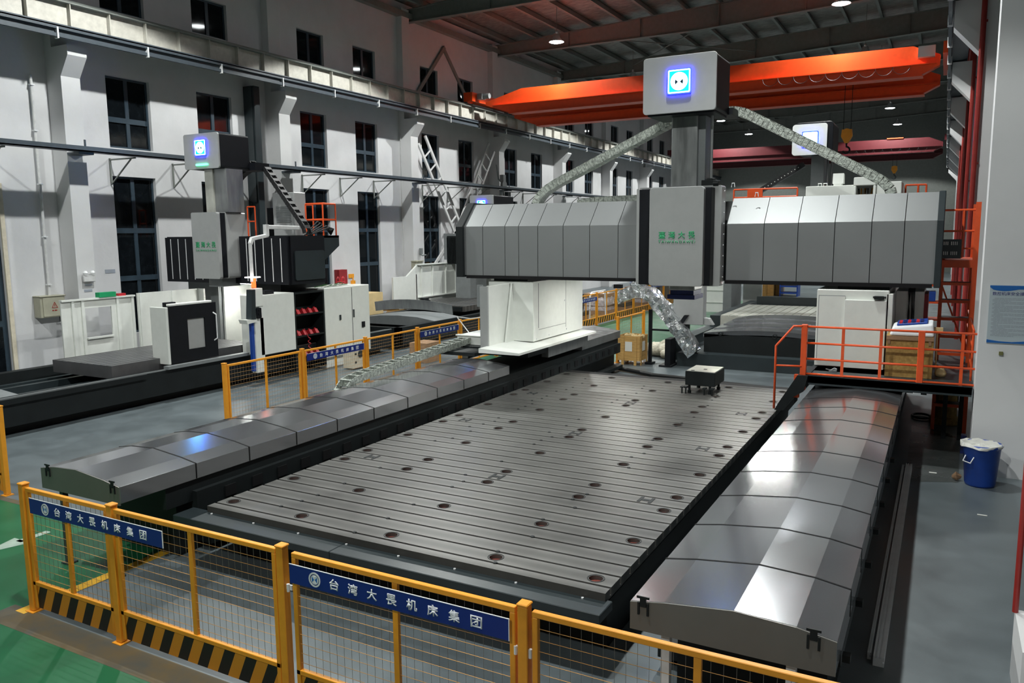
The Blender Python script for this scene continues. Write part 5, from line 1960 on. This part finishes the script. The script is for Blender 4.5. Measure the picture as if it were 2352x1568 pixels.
q.box(-19.95, -19.82, 12.36, 12.52, 1.43, 1.5)
q.build('socket', M['bed2'], wb)
cd = thing('wall_conduit', 'white vertical conduit pipe above the khaki electrical box', 'conduit', (-19.9, 12.1, 2.15))
q = MB().cyl((-19.92, 12.1, 2.15), .035, 5.4, 'z', 10)
q.build('pipe', M['pipe_white'], cd, smooth=False)
q = MB()
for z in (2.4, 3.6, 4.9, 6.2, 7.3): q.box(-19.97, -19.86, 12.05, 12.15, z, z + .03)
q.build('pipe_clips', M['alu'], cd)
el = thing('emergency_light', 'twin emergency lamp on the pillar above the white machine guard', 'emergency light', (-19.4, 12.9, 2.5))
q = MB().box(-19.415, -19.34, 12.66, 12.98, 2.46, 2.62)
q.build('housing', M['pipe_white'], el, bev=.01, seg=1)
q = MB()
for y in (12.72, 12.92): q.lathe([(.0, 0), (.05, 0), (.06, .05), (.03, .1), (0, .1)], 12, (-19.36, y, 2.64))
q.build('lamp_heads', M['alu'], el)
q = MB()
q.box(-19.418, -19.41, 12.72, 12.92, 2.36, 2.40)
q.build('paper_label', M['grey_ink'], el)
el.location.x += .02
q = MB()
q.box(-19.98, -19.9, 27.7, 28.1, .95, 1.9)
w2 = thing('wall_box', 'grey fuse box on the third pillar behind the wooden box', 'electrical box', (-19.35, 27.75, 1.4))
q = MB().box(-19.42, -19.15, 27.05, 27.5, 1.5, 2.45)
q.box(-19.42, -19.12, 27.02, 27.53, 2.45, 2.5)
q.build('housing', M['khaki'], w2, bev=.008, seg=1)
q = MB().box(-19.15, -19.135, 27.1, 27.46, 1.7, 2.38)
q.box(-19.135, -19.12, 27.2, 27.36, 1.95, 2.1, 1)
q.build('door', [M['grey2'], M['khaki']], w2)
q = MB()
q.box(-19.40, -19.30, 27.62, 27.75, 2.75, 3.0)
q.tube([(-19.35, 27.65, 2.75), (-19.3, 27.7, 2.7), (-19.25, 27.9, 2.72)], .03, 6)
solid('wall_valve', q, M['grey2'], 'grey valve fitting on the third pillar above the fuse box', 'valve')
q = MB()
q.cyl((-19.9, 27.2, 2.5), .012, 5.2, 'z', 8)
solid('thin_conduit', q, M['pipe_white'], 'thin conduit running up beside the third pillar', 'conduit')
# roof drain column (dark) beside the second pillar
q = MB()
q.box(-19.98, -19.62, 18.95, 19.25, .0, 8.3)
q.box(-19.62, -19.55, 18.98, 19.22, .0, 8.3)
solid('steel_post', q, M['bed2'], 'dark steel post against the wall left of the second pillar', 'post')
# red box and yellow sign on the wall behind the white cabinet
q = MB().box(-19.99, -19.75, 22.95, 23.4, 1.5, 2.3)
solid('hydrant_box', q, M['red_box'], 'dark red hydrant box on the wall behind the white cabinet', 'hydrant box')
q = MB().box(-19.995, -19.97, 23.75, 24.05, 1.95, 2.10)
o = solid('wall_sign', q, M['yellow'], 'little yellow sign on the wall right of the red hydrant box', 'sign')
# red arches (lifting hooks) and yellow lamp on the electrical cabinet
q = MB()
for y in (17.5, 17.72):
    q.tube([(-15.2, y, 2.18), (-15.2, y + .04, 2.36), (-15.2, y + .09, 2.40), (-15.2, y + .14, 2.36), (-15.2, y + .18, 2.18)], .018, 6, up=(1, 0, 0))
q.tube([(-15.2, 17.52, 2.27), (-15.2, 17.88, 2.27)], .014, 6)
solid('red_bracket', q, M['red_tool'], 'red double arch bracket on top of the white cabinet', 'bracket')
q = MB().box(-15.1, -15.0, 18.02, 18.12, 2.18, 2.28)
q.tube([(-15.05, 18.07, 2.28), (-15.05, 18.07, 2.36)], .02, 6, up=(1, 0, 0))
solid('yellow_valve', q, M['yellow'], 'small yellow valve at the right end of the white cabinet top', 'valve')
# wooden box by the wall behind the white cabinet
q = MB().box(-19.3, -18.5, 22.9, 23.9, .002, 1.45)
solid('plywood_box', q, M['plywood'], 'tall plywood box by the window wall behind the electrical cabinet', 'box')
q = MB()
random.seed(31)
for k in range(9):
    y = 24.4 + random.uniform(0, 1.2)
    q.bar((-19.7 + random.uniform(0, .3), y, .06 + .08 * k), (-19.0 + random.uniform(0, .2), y + .5, .10 + .08 * k), .12, .05)
solid('timber_heap', q, M['wood'], 'heap of timber offcuts by the wall beside the plywood box', 'timber heap')
# green and red packets on the rear guard
q = MB().box(-18.38, -18.22, 12.3, 12.75, 2.12, 2.24)
solid('green_packet', q, M['green_ink'], 'green packet lying on top of the white rear guard', 'packet')
q = MB().box(-18.38, -18.26, 12.85, 13.05, 2.12, 2.18)
solid('red_packet', q, M['red_tool'], 'red packet beside the green one on the white rear guard', 'packet')
# wall bracing ladders between third and fourth pillar
def lattice(p, q_, wd, label):
    r = thing('lattice_brace', label, 'brace', ((p[0] + q_[0]) / 2, (p[1] + q_[1]) / 2, min(p[2], q_[2])))
    P, Q = Vector(p), Vector(q_)
    t = (Q - P).normalized()
    s = Vector((1, 0, 0)).cross(t).normalized()
    for sg in (-1, 1):
        m_ = MB()
        m_.bar(P + s * sg * wd / 2, Q + s * sg * wd / 2, .12, .07, (1, 0, 0))
        m_.build('chord', M['pillar'], r)
    m_ = MB()
    n_ = int((Q - P).length / .6)
    for k in range(1, n_):
        c = P.lerp(Q, k / n_)
        m_.bar(c - s * wd / 2, c + s * wd / 2, .05, .05, (1, 0, 0))
    m_.build('rungs', M['alu'], r)
lattice((-19.5, 28.15, 7.5), (-19.5, 30.9, 3.7), .62, 'upper left arm of the pale lattice cross brace on the window wall')
lattice((-19.5, 34.0, 7.7), (-19.5, 31.1, 3.7), .62, 'upper right arm of the pale lattice cross brace on the window wall')
lattice((-19.5, 28.7, 1.7), (-19.5, 30.9, 3.5), .62, 'lower left arm of the pale lattice cross brace on the window wall')
lattice((-19.5, 33.8, .25), (-19.5, 31.1, 3.5), .62, 'lower right arm of the pale lattice cross brace on the window wall')
q = MB()
q.cyl((-19.1, 34.35, 5.9), .22, .12, 'x', 14)
q.tube([(-19.4, 34.3, 6.9), (-19.3, 34.3, 6.2), (-19.1, 34.35, 6.0), (-19.1, 34.5, 5.0)], .04, 6)
q.box(-19.2, -19.0, 34.25, 34.5, 6.1, 6.4)
solid('hose_reel', q, M['grey2'], 'dark pipe valve hanging on the fourth pillar', 'valve')
q = MB().box(-19.12, -18.95, 34.6, 34.9, .0, 5.6)
solid('steel_post', q, M['bed2'], 'dark steel post before the window wall at the fourth pillar', 'post')

for y, z, w_, lab in ((13.72, 2.62, .3, 'small paper notice on the wall between the emergency lamp and the tall window'), (12.7, 2.2, .22, 'small paper strip below the emergency lamp')):
    q = MB().box(-20.0, -19.992, y, y + w_, z, z + .10)
    if y < 13.2: q = MB().box(-19.42, -19.412, y, y + w_, z, z + .06)
    solid('paper_notice', q, M['grey_ink'], lab, 'notice')
q = MB()
q.tube([(-9.0, 14.6, 1.47), (-9.3, 14.6, 1.80), (-9.2, 15.0, 1.72), (-8.9, 15.4, 1.75), (-8.6, 15.8, 1.86)], .012, 5)
solid('hanging_chain', q, M['alu'], 'thin light chain hanging by the white cable box left of the column', 'chain')
